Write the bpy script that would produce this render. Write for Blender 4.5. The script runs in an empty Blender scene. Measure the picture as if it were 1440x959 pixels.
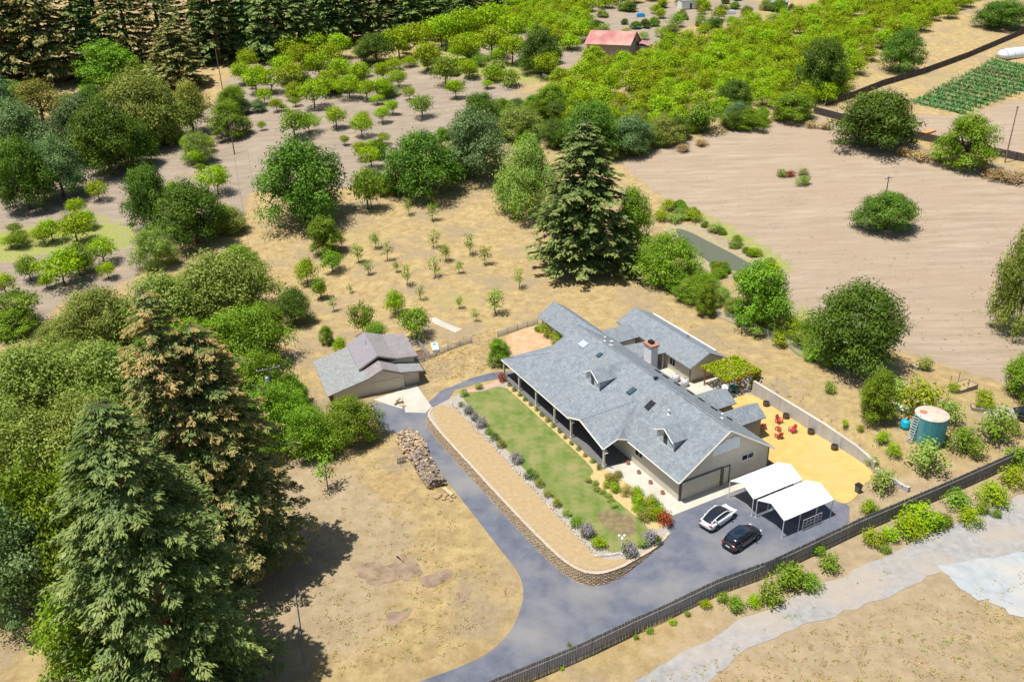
import bpy, bmesh, math, random
import numpy as np
from mathutils import Vector, Matrix
rng = np.random.default_rng(7); random.seed(7)
SC = bpy.context.scene; COL = SC.collection
# ---------------------------------------------------------------- camera, sky, sun, exposure
F_PX, PITCH, ROLL, CAM_H = 1184.0, math.radians(26.5), math.radians(-2.0), 59.0
fw = Vector((0, math.cos(PITCH), -math.sin(PITCH))); ex = Vector((1, 0, 0)); eu = ex.cross(fw)
rt = math.cos(ROLL)*ex + math.sin(ROLL)*eu; up = -math.sin(ROLL)*ex + math.cos(ROLL)*eu
cam = bpy.data.cameras.new('camera'); camo = bpy.data.objects.new('camera', cam); COL.objects.link(camo)
cam.sensor_width = 36; cam.lens = 36*F_PX/1440; cam.clip_end = 6000
camo.matrix_world = Matrix(((rt.x, up.x, -fw.x, 0), (rt.y, up.y, -fw.y, 0), (rt.z, up.z, -fw.z, CAM_H), (0, 0, 0, 1)))
SC.camera = camo
SUN_EL = math.radians(72); SH = Vector((0.90, 0.36, 0)).normalized()      # direction shadows fall on the ground
w = bpy.data.worlds.new('World'); SC.world = w; w.use_nodes = True
sky = w.node_tree.nodes.new('ShaderNodeTexSky'); sky.sky_type = 'NISHITA'; sky.sun_disc = False
sky.sun_elevation = SUN_EL; sky.sun_rotation = math.atan2(-SH.x, -SH.y)
bg = w.node_tree.nodes['Background']; bg.inputs[1].default_value = 0.085
w.node_tree.links.new(sky.outputs[0], bg.inputs[0])
sl = bpy.data.lights.new('sun', 'SUN'); sl.energy = 5.0; sl.angle = math.radians(0.53); sl.color = (1, 0.98, 0.945)
so = bpy.data.objects.new('sun', sl); COL.objects.link(so); so.location = (0, 0, 150)
sd = Vector((SH.x*math.cos(SUN_EL), SH.y*math.cos(SUN_EL), -math.sin(SUN_EL)))
so.rotation_euler = sd.to_track_quat('-Z', 'Y').to_euler()
SC.view_settings.view_transform = 'Standard'; SC.view_settings.look = 'None'
SC.view_settings.exposure = 0.18; SC.view_settings.gamma = 1.0
SC.cycles.max_bounces = 6; SC.cycles.transparent_max_bounces = 6
# ---------------------------------------------------------------- terrain and pixel helpers
HY = math.radians(117); AX = Vector((math.cos(HY), math.sin(HY), 0)); BX = Vector((math.sin(HY), -math.cos(HY), 0))
G0 = Vector((18.11, 76.43, 0)); HROT = HY - math.pi/2
def sst(e0, e1, v):
    t = min(1, max(0, (v-e0)/(e1-e0))); return t*t*(3-2*t)
def hb(x, y):
    dx, dy = x-G0.x, y-G0.y
    return dx*BX.x+dy*BX.y, dx*AX.x+dy*AX.y
def HW(b, a, z=0):
    return Vector((G0.x+BX.x*b+AX.x*a, G0.y+BX.y*b+AX.y*a, z))
def g(x, y):
    b, a = hb(x, y)
    z = -1.2*sst(-4, -15, b) if b < -4 else 0.0
    if b > 24.1: z += 1.8*sst(24.1, 25.4, b)*sst(-13, -4, a)*(1-sst(14, 20, a))*(1-sst(30, 60, b))
    if y > 130: z += 0.11*((y-130)**2/100 if y < 180 else y-155)
    z += 0.35*math.sin(x*0.031+1)*math.sin(y*0.027)*sst(110, 170, y)
    return z
def ray(px, py):
    return fw + rt*((px-720)/F_PX) - up*((py-479.5)/F_PX)
def P(px, py, z=None):
    d = ray(px, py)
    if z is not None:
        t = (z-CAM_H)/d.z; return Vector((0, 0, CAM_H)) + d*t
    lo, t = 30.0, 30.0
    while t < 900:
        t += 2.0
        if CAM_H+d.z*t < g(d.x*t, d.y*t): break
        lo = t
    hi = t
    for _ in range(14):
        m = (lo+hi)/2
        if CAM_H+d.z*m < g(d.x*m, d.y*m): hi = m
        else: lo = m
    return Vector((d.x*hi, d.y*hi, g(d.x*hi, d.y*hi)))
def proj(p):
    v = Vector(p)-Vector((0, 0, CAM_H)); dz = v.dot(fw)
    return 720+F_PX*v.dot(rt)/dz, 479.5-F_PX*v.dot(up)/dz, F_PX/dz
# ---------------------------------------------------------------- materials
MATS = {}
def mat(name, c1, c2=None, scale=3.0, rough=0.85, bump=0.0, bscale=None, c3=None, s3=0.15, metallic=0.0, spec=0.3, sharp=0.3, coat=0.0, stretch=None):
    if name in MATS: return MATS[name]
    m = bpy.data.materials.new(name); m.use_nodes = True; nt = m.node_tree; N = nt.nodes; Lk = nt.links.new
    bs = N['Principled BSDF']; bs.inputs['Roughness'].default_value = rough; bs.inputs['Metallic'].default_value = metallic
    bs.inputs['Specular IOR Level'].default_value = spec; bs.inputs['Coat Weight'].default_value = coat
    if c2 is None: bs.inputs['Base Color'].default_value = (*c1, 1)
    else:
        tc = N.new('ShaderNodeTexCoord'); src = tc.outputs['Object']
        if stretch:
            mp = N.new('ShaderNodeMapping'); mp.inputs['Scale'].default_value = stretch; Lk(src, mp.inputs[0]); src = mp.outputs[0]
        no = N.new('ShaderNodeTexNoise'); no.inputs['Scale'].default_value = scale; no.inputs['Detail'].default_value = 8
        no.inputs['Roughness'].default_value = 0.65; Lk(src, no.inputs['Vector'])
        r = N.new('ShaderNodeValToRGB'); r.color_ramp.elements[0].position = 0.5-sharp/2; r.color_ramp.elements[1].position = 0.5+sharp/2
        r.color_ramp.elements[0].color = (*c1, 1); r.color_ramp.elements[1].color = (*c2, 1); Lk(no.outputs['Fac'], r.inputs[0])
        out = r.outputs[0]
        if c3:
            n3 = N.new('ShaderNodeTexNoise'); n3.inputs['Scale'].default_value = s3; n3.inputs['Detail'].default_value = 5; Lk(src, n3.inputs['Vector'])
            r3 = N.new('ShaderNodeMapRange'); r3.inputs['From Min'].default_value = 0.45; r3.inputs['From Max'].default_value = 0.68; Lk(n3.outputs['Fac'], r3.inputs[0])
            mx = N.new('ShaderNodeMix'); mx.data_type = 'RGBA'; Lk(r3.outputs[0], mx.inputs['Factor']); Lk(out, mx.inputs['A']); mx.inputs['B'].default_value = (*c3, 1); out = mx.outputs['Result']
        Lk(out, bs.inputs['Base Color'])
        if bump:
            nb = N.new('ShaderNodeTexNoise'); nb.inputs['Scale'].default_value = bscale or scale*3; nb.inputs['Detail'].default_value = 6; Lk(src, nb.inputs['Vector'])
            bp = N.new('ShaderNodeBump'); bp.inputs['Strength'].default_value = bump; bp.inputs['Distance'].default_value = 0.15
            Lk(nb.outputs['Fac'], bp.inputs['Height']); Lk(bp.outputs[0], bs.inputs['Normal'])
    MATS[name] = m; return m
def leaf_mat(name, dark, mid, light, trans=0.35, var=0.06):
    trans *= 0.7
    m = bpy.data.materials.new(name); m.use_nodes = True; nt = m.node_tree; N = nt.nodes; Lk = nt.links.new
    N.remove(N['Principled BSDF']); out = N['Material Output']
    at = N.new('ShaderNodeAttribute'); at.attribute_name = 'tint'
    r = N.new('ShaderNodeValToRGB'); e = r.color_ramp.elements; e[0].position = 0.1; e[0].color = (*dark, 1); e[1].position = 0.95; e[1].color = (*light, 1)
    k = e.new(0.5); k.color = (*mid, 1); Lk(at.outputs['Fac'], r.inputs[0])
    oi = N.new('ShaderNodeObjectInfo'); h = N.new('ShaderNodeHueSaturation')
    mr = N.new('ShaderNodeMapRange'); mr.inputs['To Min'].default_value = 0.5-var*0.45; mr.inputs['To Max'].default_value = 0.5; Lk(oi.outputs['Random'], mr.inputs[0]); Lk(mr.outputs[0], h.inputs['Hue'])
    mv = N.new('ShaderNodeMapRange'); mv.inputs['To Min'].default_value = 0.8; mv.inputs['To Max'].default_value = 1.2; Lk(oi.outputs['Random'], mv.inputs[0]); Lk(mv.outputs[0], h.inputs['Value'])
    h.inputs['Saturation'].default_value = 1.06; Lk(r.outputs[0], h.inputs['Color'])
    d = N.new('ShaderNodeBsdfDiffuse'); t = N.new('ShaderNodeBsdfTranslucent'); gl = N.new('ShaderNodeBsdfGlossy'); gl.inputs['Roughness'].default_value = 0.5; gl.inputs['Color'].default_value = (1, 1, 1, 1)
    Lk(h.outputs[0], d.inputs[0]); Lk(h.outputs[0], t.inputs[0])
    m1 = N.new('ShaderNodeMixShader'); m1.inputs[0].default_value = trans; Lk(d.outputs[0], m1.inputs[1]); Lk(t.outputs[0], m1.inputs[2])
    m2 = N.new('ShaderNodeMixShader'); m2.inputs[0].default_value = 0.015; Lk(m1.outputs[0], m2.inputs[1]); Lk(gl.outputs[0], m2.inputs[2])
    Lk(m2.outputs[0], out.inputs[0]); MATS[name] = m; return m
M_ASPH = mat('asphalt', (0.105, 0.112, 0.14), (0.16, 0.168, 0.20), 0.6, 0.8, 0.15, 20, c3=(0.235, 0.225, 0.215), s3=0.16)
M_CONC = mat('concrete', (0.50, 0.45, 0.36), (0.60, 0.55, 0.46), 1.2, 0.85, 0.1, 20, c3=(0.46, 0.42, 0.35), s3=0.3)
M_WCONC = mat('wall_concrete', (0.40, 0.385, 0.36), (0.52, 0.50, 0.47), 0.9, 0.9, 0.1, 10, stretch=(1, 1, 0.25))
M_LAWN = mat('lawn_grass', (0.085, 0.17, 0.018), (0.27, 0.27, 0.085), 0.75, 0.95, 0.8, 9, c3=(0.30, 0.27, 0.10), s3=0.38, sharp=0.4)
M_SAND = mat('sand', (0.38, 0.265, 0.13), (0.46, 0.33, 0.18), 2.0, 0.95, 0.3, 9)
M_MULCH = mat('straw_mulch', (0.50, 0.34, 0.14), (0.62, 0.46, 0.22), 3.0, 0.95, 0.5, 9)
M_YARD = mat('golden_gravel', (0.50, 0.32, 0.085), (0.66, 0.46, 0.16), 0.7, 0.95, 0.3, 9, c3=(0.58, 0.40, 0.15), s3=0.2, sharp=0.5)
M_PEB = mat('pale_pebbles', (0.33, 0.28, 0.215), (0.50, 0.44, 0.36), 5, 0.9, 0.6, 12)
M_ROAD = mat('gravel_road', (0.28, 0.265, 0.245), (0.39, 0.37, 0.345), 1.1, 0.95, 0.4, 12, c3=(0.42, 0.35, 0.27), s3=0.12, stretch=None)
M_PALE = mat('pale_gravel', (0.33, 0.35, 0.345), (0.42, 0.435, 0.43), 0.8, 0.95, 0.2, 12, c3=(0.46, 0.43, 0.38), s3=0.2)
M_BRICKP = mat('pink_paver', (0.50, 0.27, 0.20), (0.60, 0.38, 0.30), 6, 0.9)
M_STONE = mat('retaining_stone', (0.30, 0.22, 0.14), (0.50, 0.38, 0.25), 2.5, 0.95, 0.7, 8)
M_ROCK = mat('edging_rock', (0.34, 0.30, 0.25), (0.58, 0.52, 0.45), 1.5, 0.95, 0.6, 8)
M_SIDING = mat('beige_siding', (0.56, 0.50, 0.40), (0.61, 0.55, 0.45), 0.8, 0.8, 0.05, 4)
M_TRIM = mat('cream_trim', (0.62, 0.58, 0.50), (0.68, 0.64, 0.56), 2, 0.7)
M_DTRIM = mat('brown_trim', (0.10, 0.085, 0.07), (0.14, 0.12, 0.10), 2, 0.7)
M_GDOOR = mat('garage_door', (0.56, 0.50, 0.38), (0.61, 0.55, 0.43), 1, 0.6)
M_WHITE = mat('white_paint', (0.72, 0.72, 0.70), (0.80, 0.80, 0.78), 3, 0.5)
M_CANVAS = mat('white_canvas', (0.80, 0.80, 0.80), (0.86, 0.86, 0.85), 0.6, 0.6, 0.15, 1.5)
M_GLASS = mat('dark_glass', (0.015, 0.02, 0.028), rough=0.06, spec=0.8)
M_PGLASS = mat('pale_glass', (0.45, 0.52, 0.57), rough=0.12, spec=0.7)
M_BLACK = mat('black_metal', (0.02, 0.02, 0.022), rough=0.5)
M_STEEL = mat('galvanised_steel', (0.42, 0.43, 0.44), (0.55, 0.56, 0.57), 4, 0.4, metallic=0.6)
M_REDW = mat('red_chair_paint', (0.42, 0.035, 0.05), (0.5, 0.06, 0.08), 4, 0.5)
M_RWOOD = mat('redwood_stain', (0.32, 0.10, 0.05), (0.40, 0.15, 0.08), 4, 0.7)
M_WOODG = mat('grey_wood', (0.20, 0.185, 0.165), (0.33, 0.31, 0.28), 5, 0.9, 0.3, 20)
M_FENCE = mat('fence_wood', (0.16, 0.152, 0.148), (0.26, 0.25, 0.24), 4, 0.9, 0.3, 20)
M_DFENCE = mat('dark_fence_wood', (0.055, 0.042, 0.04), (0.10, 0.08, 0.075), 4, 0.9, 0.3, 20)
M_PICK = mat('grey_picket', (0.38, 0.37, 0.37), (0.52, 0.51, 0.51), 4, 0.85)
M_TERRA = mat('terracotta', (0.42, 0.17, 0.10), (0.52, 0.24, 0.15), 5, 0.85)
M_BARREL = mat('barrel_wood', (0.12, 0.075, 0.04), (0.22, 0.14, 0.08), 6, 0.85)
M_SOIL = mat('bed_soil', (0.13, 0.075, 0.05), (0.20, 0.12, 0.08), 4, 0.95, 0.5)
M_LOG = mat('firewood', (0.20, 0.15, 0.11), (0.46, 0.36, 0.27), 1.3, 0.9, 0.5, 10, sharp=0.5)
M_LOGY = mat('split_firewood', (0.52, 0.36, 0.19), (0.66, 0.52, 0.34), 2.5, 0.9, 0.3, 10)
M_TEAL = mat('teal_tank_paint', (0.045, 0.25, 0.29), (0.10, 0.36, 0.40), 1.2, 0.55, stretch=(3, 3, 0.3), c3=(0.16, 0.36, 0.36), s3=0.4)
M_RUST = mat('rusty_tank_top', (0.55, 0.33, 0.24), (0.66, 0.52, 0.40), 1.0, 0.8, c3=(0.5, 0.5, 0.46), s3=0.5)
M_BLUE = mat('blue_plastic', (0.01, 0.38, 0.52), rough=0.4)
M_REDROOF = mat('red_metal_roof', (0.42, 0.13, 0.12), (0.52, 0.24, 0.20), 0.25, 0.6, stretch=(1, 1, 1), c3=(0.52, 0.34, 0.26), s3=0.12)
M_BARK = mat('bark', (0.07, 0.05, 0.035), (0.16, 0.12, 0.085), 3, 0.95, 0.6, 10, stretch=(3, 3, 0.5))
M_RBARK = mat('redwood_bark', (0.12, 0.065, 0.045), (0.22, 0.13, 0.09), 3, 0.95, 0.6, 10, stretch=(4, 4, 0.4))
M_POLE = mat('pole_wood', (0.17, 0.13, 0.10), (0.26, 0.21, 0.17), 3, 0.9, stretch=(4, 4, 0.5))
M_PURPLE = mat('purple_bloom', (0.30, 0.22, 0.42), (0.42, 0.34, 0.52), 8, 0.9)
M_TANKG = mat('grey_tank', (0.45, 0.46, 0.47), (0.58, 0.59, 0.60), 3, 0.45)
M_CARW = mat('white_car_paint', (0.80, 0.81, 0.82), rough=0.25, spec=0.5, coat=0.6)
M_CARD = mat('dark_car_paint', (0.012, 0.014, 0.017), rough=0.25, spec=0.5, coat=0.8)
M_TYRE = mat('tyre_rubber', (0.018, 0.018, 0.018), rough=0.8)
M_RIM = mat('wheel_rim', (0.30, 0.31, 0.32), rough=0.3, metallic=0.8)
M_LAMPR = mat('red_lamp', (0.35, 0.02, 0.02), rough=0.2, spec=0.6)
M_TARP = mat('blue_tarp', (0.02, 0.22, 0.50), (0.03, 0.30, 0.58), 2, 0.5)
M_LUMBER = mat('orange_lumber', (0.58, 0.28, 0.09), (0.68, 0.40, 0.16), 3, 0.8)
M_POLY = mat('greenhouse_film', (0.68, 0.72, 0.76), (0.76, 0.79, 0.82), 0.6, 0.35)
def roof_mat(name, c1, c2, mort, c3):
    m = mat(name, c1, c2, 1.1, 0.9, c3=c3, s3=0.3); nt = m.node_tree; N = nt.nodes; Lk = nt.links.new; bs = N['Principled BSDF']
    tc = N.new('ShaderNodeTexCoord'); mp = N.new('ShaderNodeMapping'); mp.inputs['Rotation'].default_value = (0, 0, math.pi/2); Lk(tc.outputs['Object'], mp.inputs[0])
    br = N.new('ShaderNodeTexBrick'); br.inputs['Scale'].default_value = 1.0; br.inputs['Brick Width'].default_value = 0.32; br.inputs['Row Height'].default_value = 0.20
    br.inputs['Mortar Size'].default_value = 0.018; br.inputs['Color1'].default_value = (0.80, 0.80, 0.80, 1); br.inputs['Color2'].default_value = (1.15, 1.15, 1.15, 1); br.inputs['Mortar'].default_value = (mort, mort, mort, 1)
    Lk(mp.outputs[0], br.inputs[0])
    mx = N.new('ShaderNodeMix'); mx.data_type = 'RGBA'; mx.blend_type = 'MULTIPLY'; mx.inputs['Factor'].default_value = 0.85
    old = bs.inputs['Base Color'].links[0].from_socket; Lk(old, mx.inputs['A']); Lk(br.outputs['Color'], mx.inputs['B']); Lk(mx.outputs['Result'], bs.inputs['Base Color'])
    return m
M_ROOF = roof_mat('blue_grey_shingle', (0.205, 0.23, 0.245), (0.29, 0.32, 0.335), 0.55, (0.26, 0.28, 0.295))
M_ROOFB = roof_mat('brown_shingle', (0.27, 0.235, 0.225), (0.33, 0.29, 0.28), 0.7, (0.30, 0.28, 0.27))
M_ROOFG = roof_mat('weathered_grey_shingle', (0.26, 0.265, 0.25), (0.33, 0.335, 0.32), 0.7, (0.31, 0.30, 0.27))
L_OAK = leaf_mat('oak_leaves', (0.042, 0.10, 0.014), (0.10, 0.205, 0.025), (0.20, 0.34, 0.052))
L_GOAK = leaf_mat('grey_oak_leaves', (0.065, 0.13, 0.042), (0.145, 0.24, 0.08), (0.26, 0.37, 0.14))
L_ORCH = leaf_mat('orchard_leaves', (0.15, 0.27, 0.012), (0.27, 0.44, 0.025), (0.44, 0.60, 0.05), 0.4, 0.08)
L_BRI = leaf_mat('bright_leaves', (0.08, 0.18, 0.017), (0.175, 0.33, 0.03), (0.30, 0.48, 0.06), 0.4, 0.08)
L_WIL = leaf_mat('willow_leaves', (0.13, 0.23, 0.04), (0.25, 0.38, 0.075), (0.42, 0.53, 0.14), 0.4, 0.1)
L_RED = leaf_mat('redwood_needles', (0.045, 0.115, 0.035), (0.15, 0.26, 0.075), (0.37, 0.47, 0.15), 0.35)
L_TAN = leaf_mat('dry_redwood_needles', (0.05, 0.12, 0.04), (0.19, 0.29, 0.085), (0.60, 0.47, 0.18), 0.35)
L_YEL = leaf_mat('tan_oak_leaves', (0.11, 0.16, 0.02), (0.25, 0.28, 0.05), (0.42, 0.38, 0.09), 0.35)
L_CROP = leaf_mat('crop_leaves', (0.04, 0.17, 0.04), (0.08, 0.28, 0.08), (0.18, 0.40, 0.15), 0.35)
L_REDB = leaf_mat('red_shrub_leaves', (0.20, 0.06, 0.02), (0.40, 0.12, 0.04), (0.52, 0.26, 0.06), 0.35)
L_LAV = leaf_mat('lavender_bloom', (0.11, 0.15, 0.06), (0.22, 0.21, 0.17), (0.46, 0.37, 0.50), 0.3)
L_CLOD = leaf_mat('dark_clods', (0.16, 0.12, 0.08), (0.22, 0.17, 0.11), (0.30, 0.24, 0.16), 0.1, 0.02)
L_DRY = leaf_mat('dry_grass_blades', (0.34, 0.25, 0.10), (0.50, 0.38, 0.16), (0.66, 0.53, 0.24), 0.35, 0.04)
# ---------------------------------------------------------------- mesh helpers
class MB:
    def __init__(s): s.v = []; s.f = []; s.mi = []; s.M = []
    def m(s, mt):
        if mt not in s.M: s.M.append(mt)
        return s.M.index(mt)
    def add(s, vs, fs, mt):
        o = len(s.v); k = s.m(mt); s.v += [tuple(q) for q in vs]
        for f in fs: s.f.append([i+o for i in f]); s.mi.append(k)
        return s
    def box(s, c, d, mt, rz=0.0, tilt=None):
        x, y, z = d[0]/2, d[1]/2, d[2]/2; R = Matrix.Rotation(rz, 3, 'Z')
        if tilt is not None: R = R @ tilt
        vs = [Vector(c)+R @ Vector((sx*x, sy*y, sz*z)) for sz in (-1, 1) for sy in (-1, 1) for sx in (-1, 1)]
        return s.add(vs, [(0, 2, 3, 1), (4, 5, 7, 6), (0, 1, 5, 4), (2, 6, 7, 3), (0, 4, 6, 2), (1, 3, 7, 5)], mt)
    def bb(s, a, b, mt): return s.box([(a[i]+b[i])/2 for i in range(3)], [abs(b[i]-a[i]) for i in range(3)], mt)
    def slab(s, poly, t, mt, dirn=(0, 0, -1)):
        n = len(poly); d = Vector(dirn)*t; vs = [Vector(p) for p in poly]+[Vector(p)+d for p in poly]
        return s.add(vs, [tuple(range(n)), tuple(range(2*n-1, n-1, -1))]+[(i, i+n, (i+1) % n+n, (i+1) % n) for i in range(n)], mt)
    def tube(s, pts, r, mt, n=6, r2=None):
        pts = [Vector(p) for p in pts]; vs = []; K = len(pts)
        for i, p in enumerate(pts):
            t = (pts[min(i+1, K-1)]-pts[max(i-1, 0)]).normalized()
            u = t.cross(Vector((0, 0, 1)) if abs(t.z) < 0.95 else Vector((1, 0, 0))).normalized(); q = t.cross(u)
            rr = r if r2 is None else r+(r2-r)*i/(K-1)
            vs += [p+u*math.cos(2*math.pi*k/n)*rr+q*math.sin(2*math.pi*k/n)*rr for k in range(n)]
        fs = [(i*n+k, i*n+(k+1) % n, (i+1)*n+(k+1) % n, (i+1)*n+k) for i in range(K-1) for k in range(n)]
        return s.add(vs, fs+[tuple(range(n-1, -1, -1)), tuple(range((K-1)*n, K*n))], mt)
    def lathe(s, prof, c, mt, n=20, sx=1, sy=1):
        vs = [(c[0]+r*math.cos(2*math.pi*k/n)*sx, c[1]+r*math.sin(2*math.pi*k/n)*sy, c[2]+z) for r, z in prof for k in range(n)]; K = len(prof)
        fs = [(i*n+k, i*n+(k+1) % n, (i+1)*n+(k+1) % n, (i+1)*n+k) for i in range(K-1) for k in range(n)]
        return s.add(vs, fs+[tuple(range(n-1, -1, -1)), tuple(range((K-1)*n, K*n))], mt)
    def loft(s, rings, mt, cap=True):
        n = len(rings[0]); vs = [p for r in rings for p in r]
        fs = [(i*n+k, i*n+(k+1) % n, (i+1)*n+(k+1) % n, (i+1)*n+k) for i in range(len(rings)-1) for k in range(n)]
        if cap: fs += [tuple(range(n-1, -1, -1)), tuple(range((len(rings)-1)*n, len(rings)*n))]
        return s.add(vs, fs, mt)
    def build(s, name, parent=None, smooth=False, **kw):
        me = bpy.data.meshes.new(name); me.from_pydata(s.v, [], s.f)
        for q in s.M: me.materials.append(q)
        me.polygons.foreach_set('material_index', s.mi)
        bm = bmesh.new(); bm.from_mesh(me); bmesh.ops.recalc_face_normals(bm, faces=bm.faces); bm.to_mesh(me); bm.free()
        if smooth: me.polygons.foreach_set('use_smooth', [True]*len(me.polygons))
        o = bpy.data.objects.new(name, me); COL.objects.link(o); o.parent = parent
        return tag(o, **kw)
def tag(o, label=None, cat=None, group=None, kind=None):
    if label: o['label'] = label
    if cat: o['category'] = cat
    if group: o['group'] = group
    if kind: o['kind'] = kind
    return o
def empty(name, loc, rz=0.0, **kw):
    o = bpy.data.objects.new(name, None); COL.objects.link(o); o.location = loc; o.rotation_euler = (0, 0, rz); o.empty_display_size = 0.3
    return tag(o, **kw)
def copy_tree(o, parent=None):
    c = o.copy(); COL.objects.link(c); c.parent = parent
    for ch in o.children: copy_tree(ch, c)
    return c
def smooth_poly(pts, n=6, closed=True):
    out = []; K = len(pts)
    for i in range(K if closed else K-1):
        p0, p1, p2, p3 = [Vector(pts[j % K]) if closed else Vector(pts[min(max(j, 0), K-1)]) for j in (i-1, i, i+1, i+2)]
        for k in range(n):
            t = k/n; out.append(0.5*((2*p1)+(p2-p0)*t+(2*p0-5*p1+4*p2-p3)*t*t+(3*p1-p0-3*p2+p3)*t**3))
    if not closed: out.append(Vector(pts[-1]))
    return out
def sheet(name, poly, off, mt, kind='structure', flat=None, step=1.5, jag=0.0):
    poly = [Vector((p[0], p[1], 0)) for p in poly]
    if jag:
        q = []
        for i, p in enumerate(poly):
            n = poly[(i+1) % len(poly)]; K = max(1, int((n-p).length/1.0))
            for k in range(K):
                r = p.lerp(n, k/K); q.append(r+Vector((random.uniform(-jag, jag), random.uniform(-jag, jag), 0)))
        poly = q
    bm = bmesh.new(); bm.faces.new([bm.verts.new(p) for p in poly])
    xs = [p.x for p in poly]; ys = [p.y for p in poly]
    for lo, hi, nrm in ((min(xs), max(xs), (1, 0, 0)), (min(ys), max(ys), (0, 1, 0))):
        k = math.ceil(lo/step)*step
        while k < hi:
            bmesh.ops.bisect_plane(bm, geom=bm.verts[:]+bm.edges[:]+bm.faces[:], plane_co=Vector(nrm)*k, plane_no=nrm); k += step
    for v in bm.verts: v.co.z = (g(v.co.x, v.co.y) if flat is None else flat)+off
    bmesh.ops.recalc_face_normals(bm, faces=bm.faces)
    if sum(f.normal.z for f in bm.faces) < 0: bmesh.ops.reverse_faces(bm, faces=bm.faces)
    bmesh.ops.triangulate(bm, faces=bm.faces[:])
    me = bpy.data.meshes.new(name); bm.to_mesh(me); bm.free(); me.materials.append(mt)
    o = bpy.data.objects.new(name, me); COL.objects.link(o); tag(o, kind=kind); return o
def pix(l): return [P(*p) for p in l]
def inside(x, y, poly):
    c = False; n = len(poly); j = n-1
    for i in range(n):
        xi, yi, xj, yj = poly[i][0], poly[i][1], poly[j][0], poly[j][1]
        if (yi > y) != (yj > y) and x < (xj-xi)*(y-yi)/(yj-yi)+xi: c = not c
        j = i
    return c
def edge_dist(x, y, poly):
    d = 1e9; n = len(poly)
    for i in range(n):
        ax, ay = poly[i][0], poly[i][1]; bx, by = poly[(i+1) % n][0], poly[(i+1) % n][1]
        L2 = (bx-ax)**2+(by-ay)**2; t = max(0, min(1, ((x-ax)*(bx-ax)+(y-ay)*(by-ay))/(L2+1e-9)))
        d = min(d, math.hypot(x-ax-t*(bx-ax), y-ay-t*(by-ay)))
    return d
# ---------------------------------------------------------------- ground
R_FIELD = [pix(l) for l in ([(868, 228), (960, 200), (1085, 172), (1160, 168), (1290, 205), (1440, 240), (1600, 280), (1640, 520), (1430, 545), (1290, 500), (1120, 470), (1060, 395), (960, 300)],
                            [(1120, 160), (1200, 150), (1290, 190), (1440, 225), (1600, 240), (1600, 150), (1440, 140), (1330, 165), (1290, 160)])]
R_ORCH = [pix(l) for l in ([(0, 235), (200, 205), (300, 150), (330, 95), (480, 85), (640, 80), (760, 100), (700, 160), (560, 215), (500, 265), (350, 270), (345, 300), (240, 320), (190, 390), (80, 430), (60, 460), (-60, 470), (-200, 300)],
                           [(800, 95), (860, 70), (900, 80), (960, 40), (1130, 10), (1000, 0), (820, 0), (720, 20), (640, 90)])]
R_GREEN = [pix(l) for l in ([(-20, 330), (60, 315), (150, 330), (190, 320), (180, 350), (110, 345), (40, 365), (-20, 375)], [(100, 290), (190, 325), (185, 345), (120, 330)],
                            [(560, 95), (640, 70), (760, 95), (800, 110), (720, 120), (620, 100)], [(930, 285), (1000, 320), (1100, 385), (1120, 375), (1030, 320), (960, 285)],
                            [(1080, 470), (1180, 520), (1230, 470), (1130, 430)])]
R_BARE = [pix(l) for l in ([(430, 600), (560, 690), (600, 800), (560, 900), (420, 959), (330, 1000), (300, 800), (380, 640)], [(930, 700), (1440, 640), (1440, 1000), (800, 1000), (1000, 820)])]
def region(polys, x, y, soft):
    best = 0
    for p in polys:
        bx = [q[0] for q in p]; by = [q[1] for q in p]
        if x < min(bx)-soft or x > max(bx)+soft or y < min(by)-soft or y > max(by)+soft: continue
        d = edge_dist(x, y, p); v = 0.5+0.5*min(1, d/soft)*(1 if inside(x, y, p) else -1); best = max(best, v)
    return best
def axis(lo, hi, flo, fhi, fine, coarse_step):
    out = list(np.arange(flo, fhi+1e-6, fine)); s = fine; v = flo
    while v > lo: s = min(s*1.12, coarse_step); v -= s; out.insert(0, v)
    s = fine; v = out[-1]
    while v < hi: s = min(s*1.12, coarse_step); v += s; out.append(v)
    return out
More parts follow.
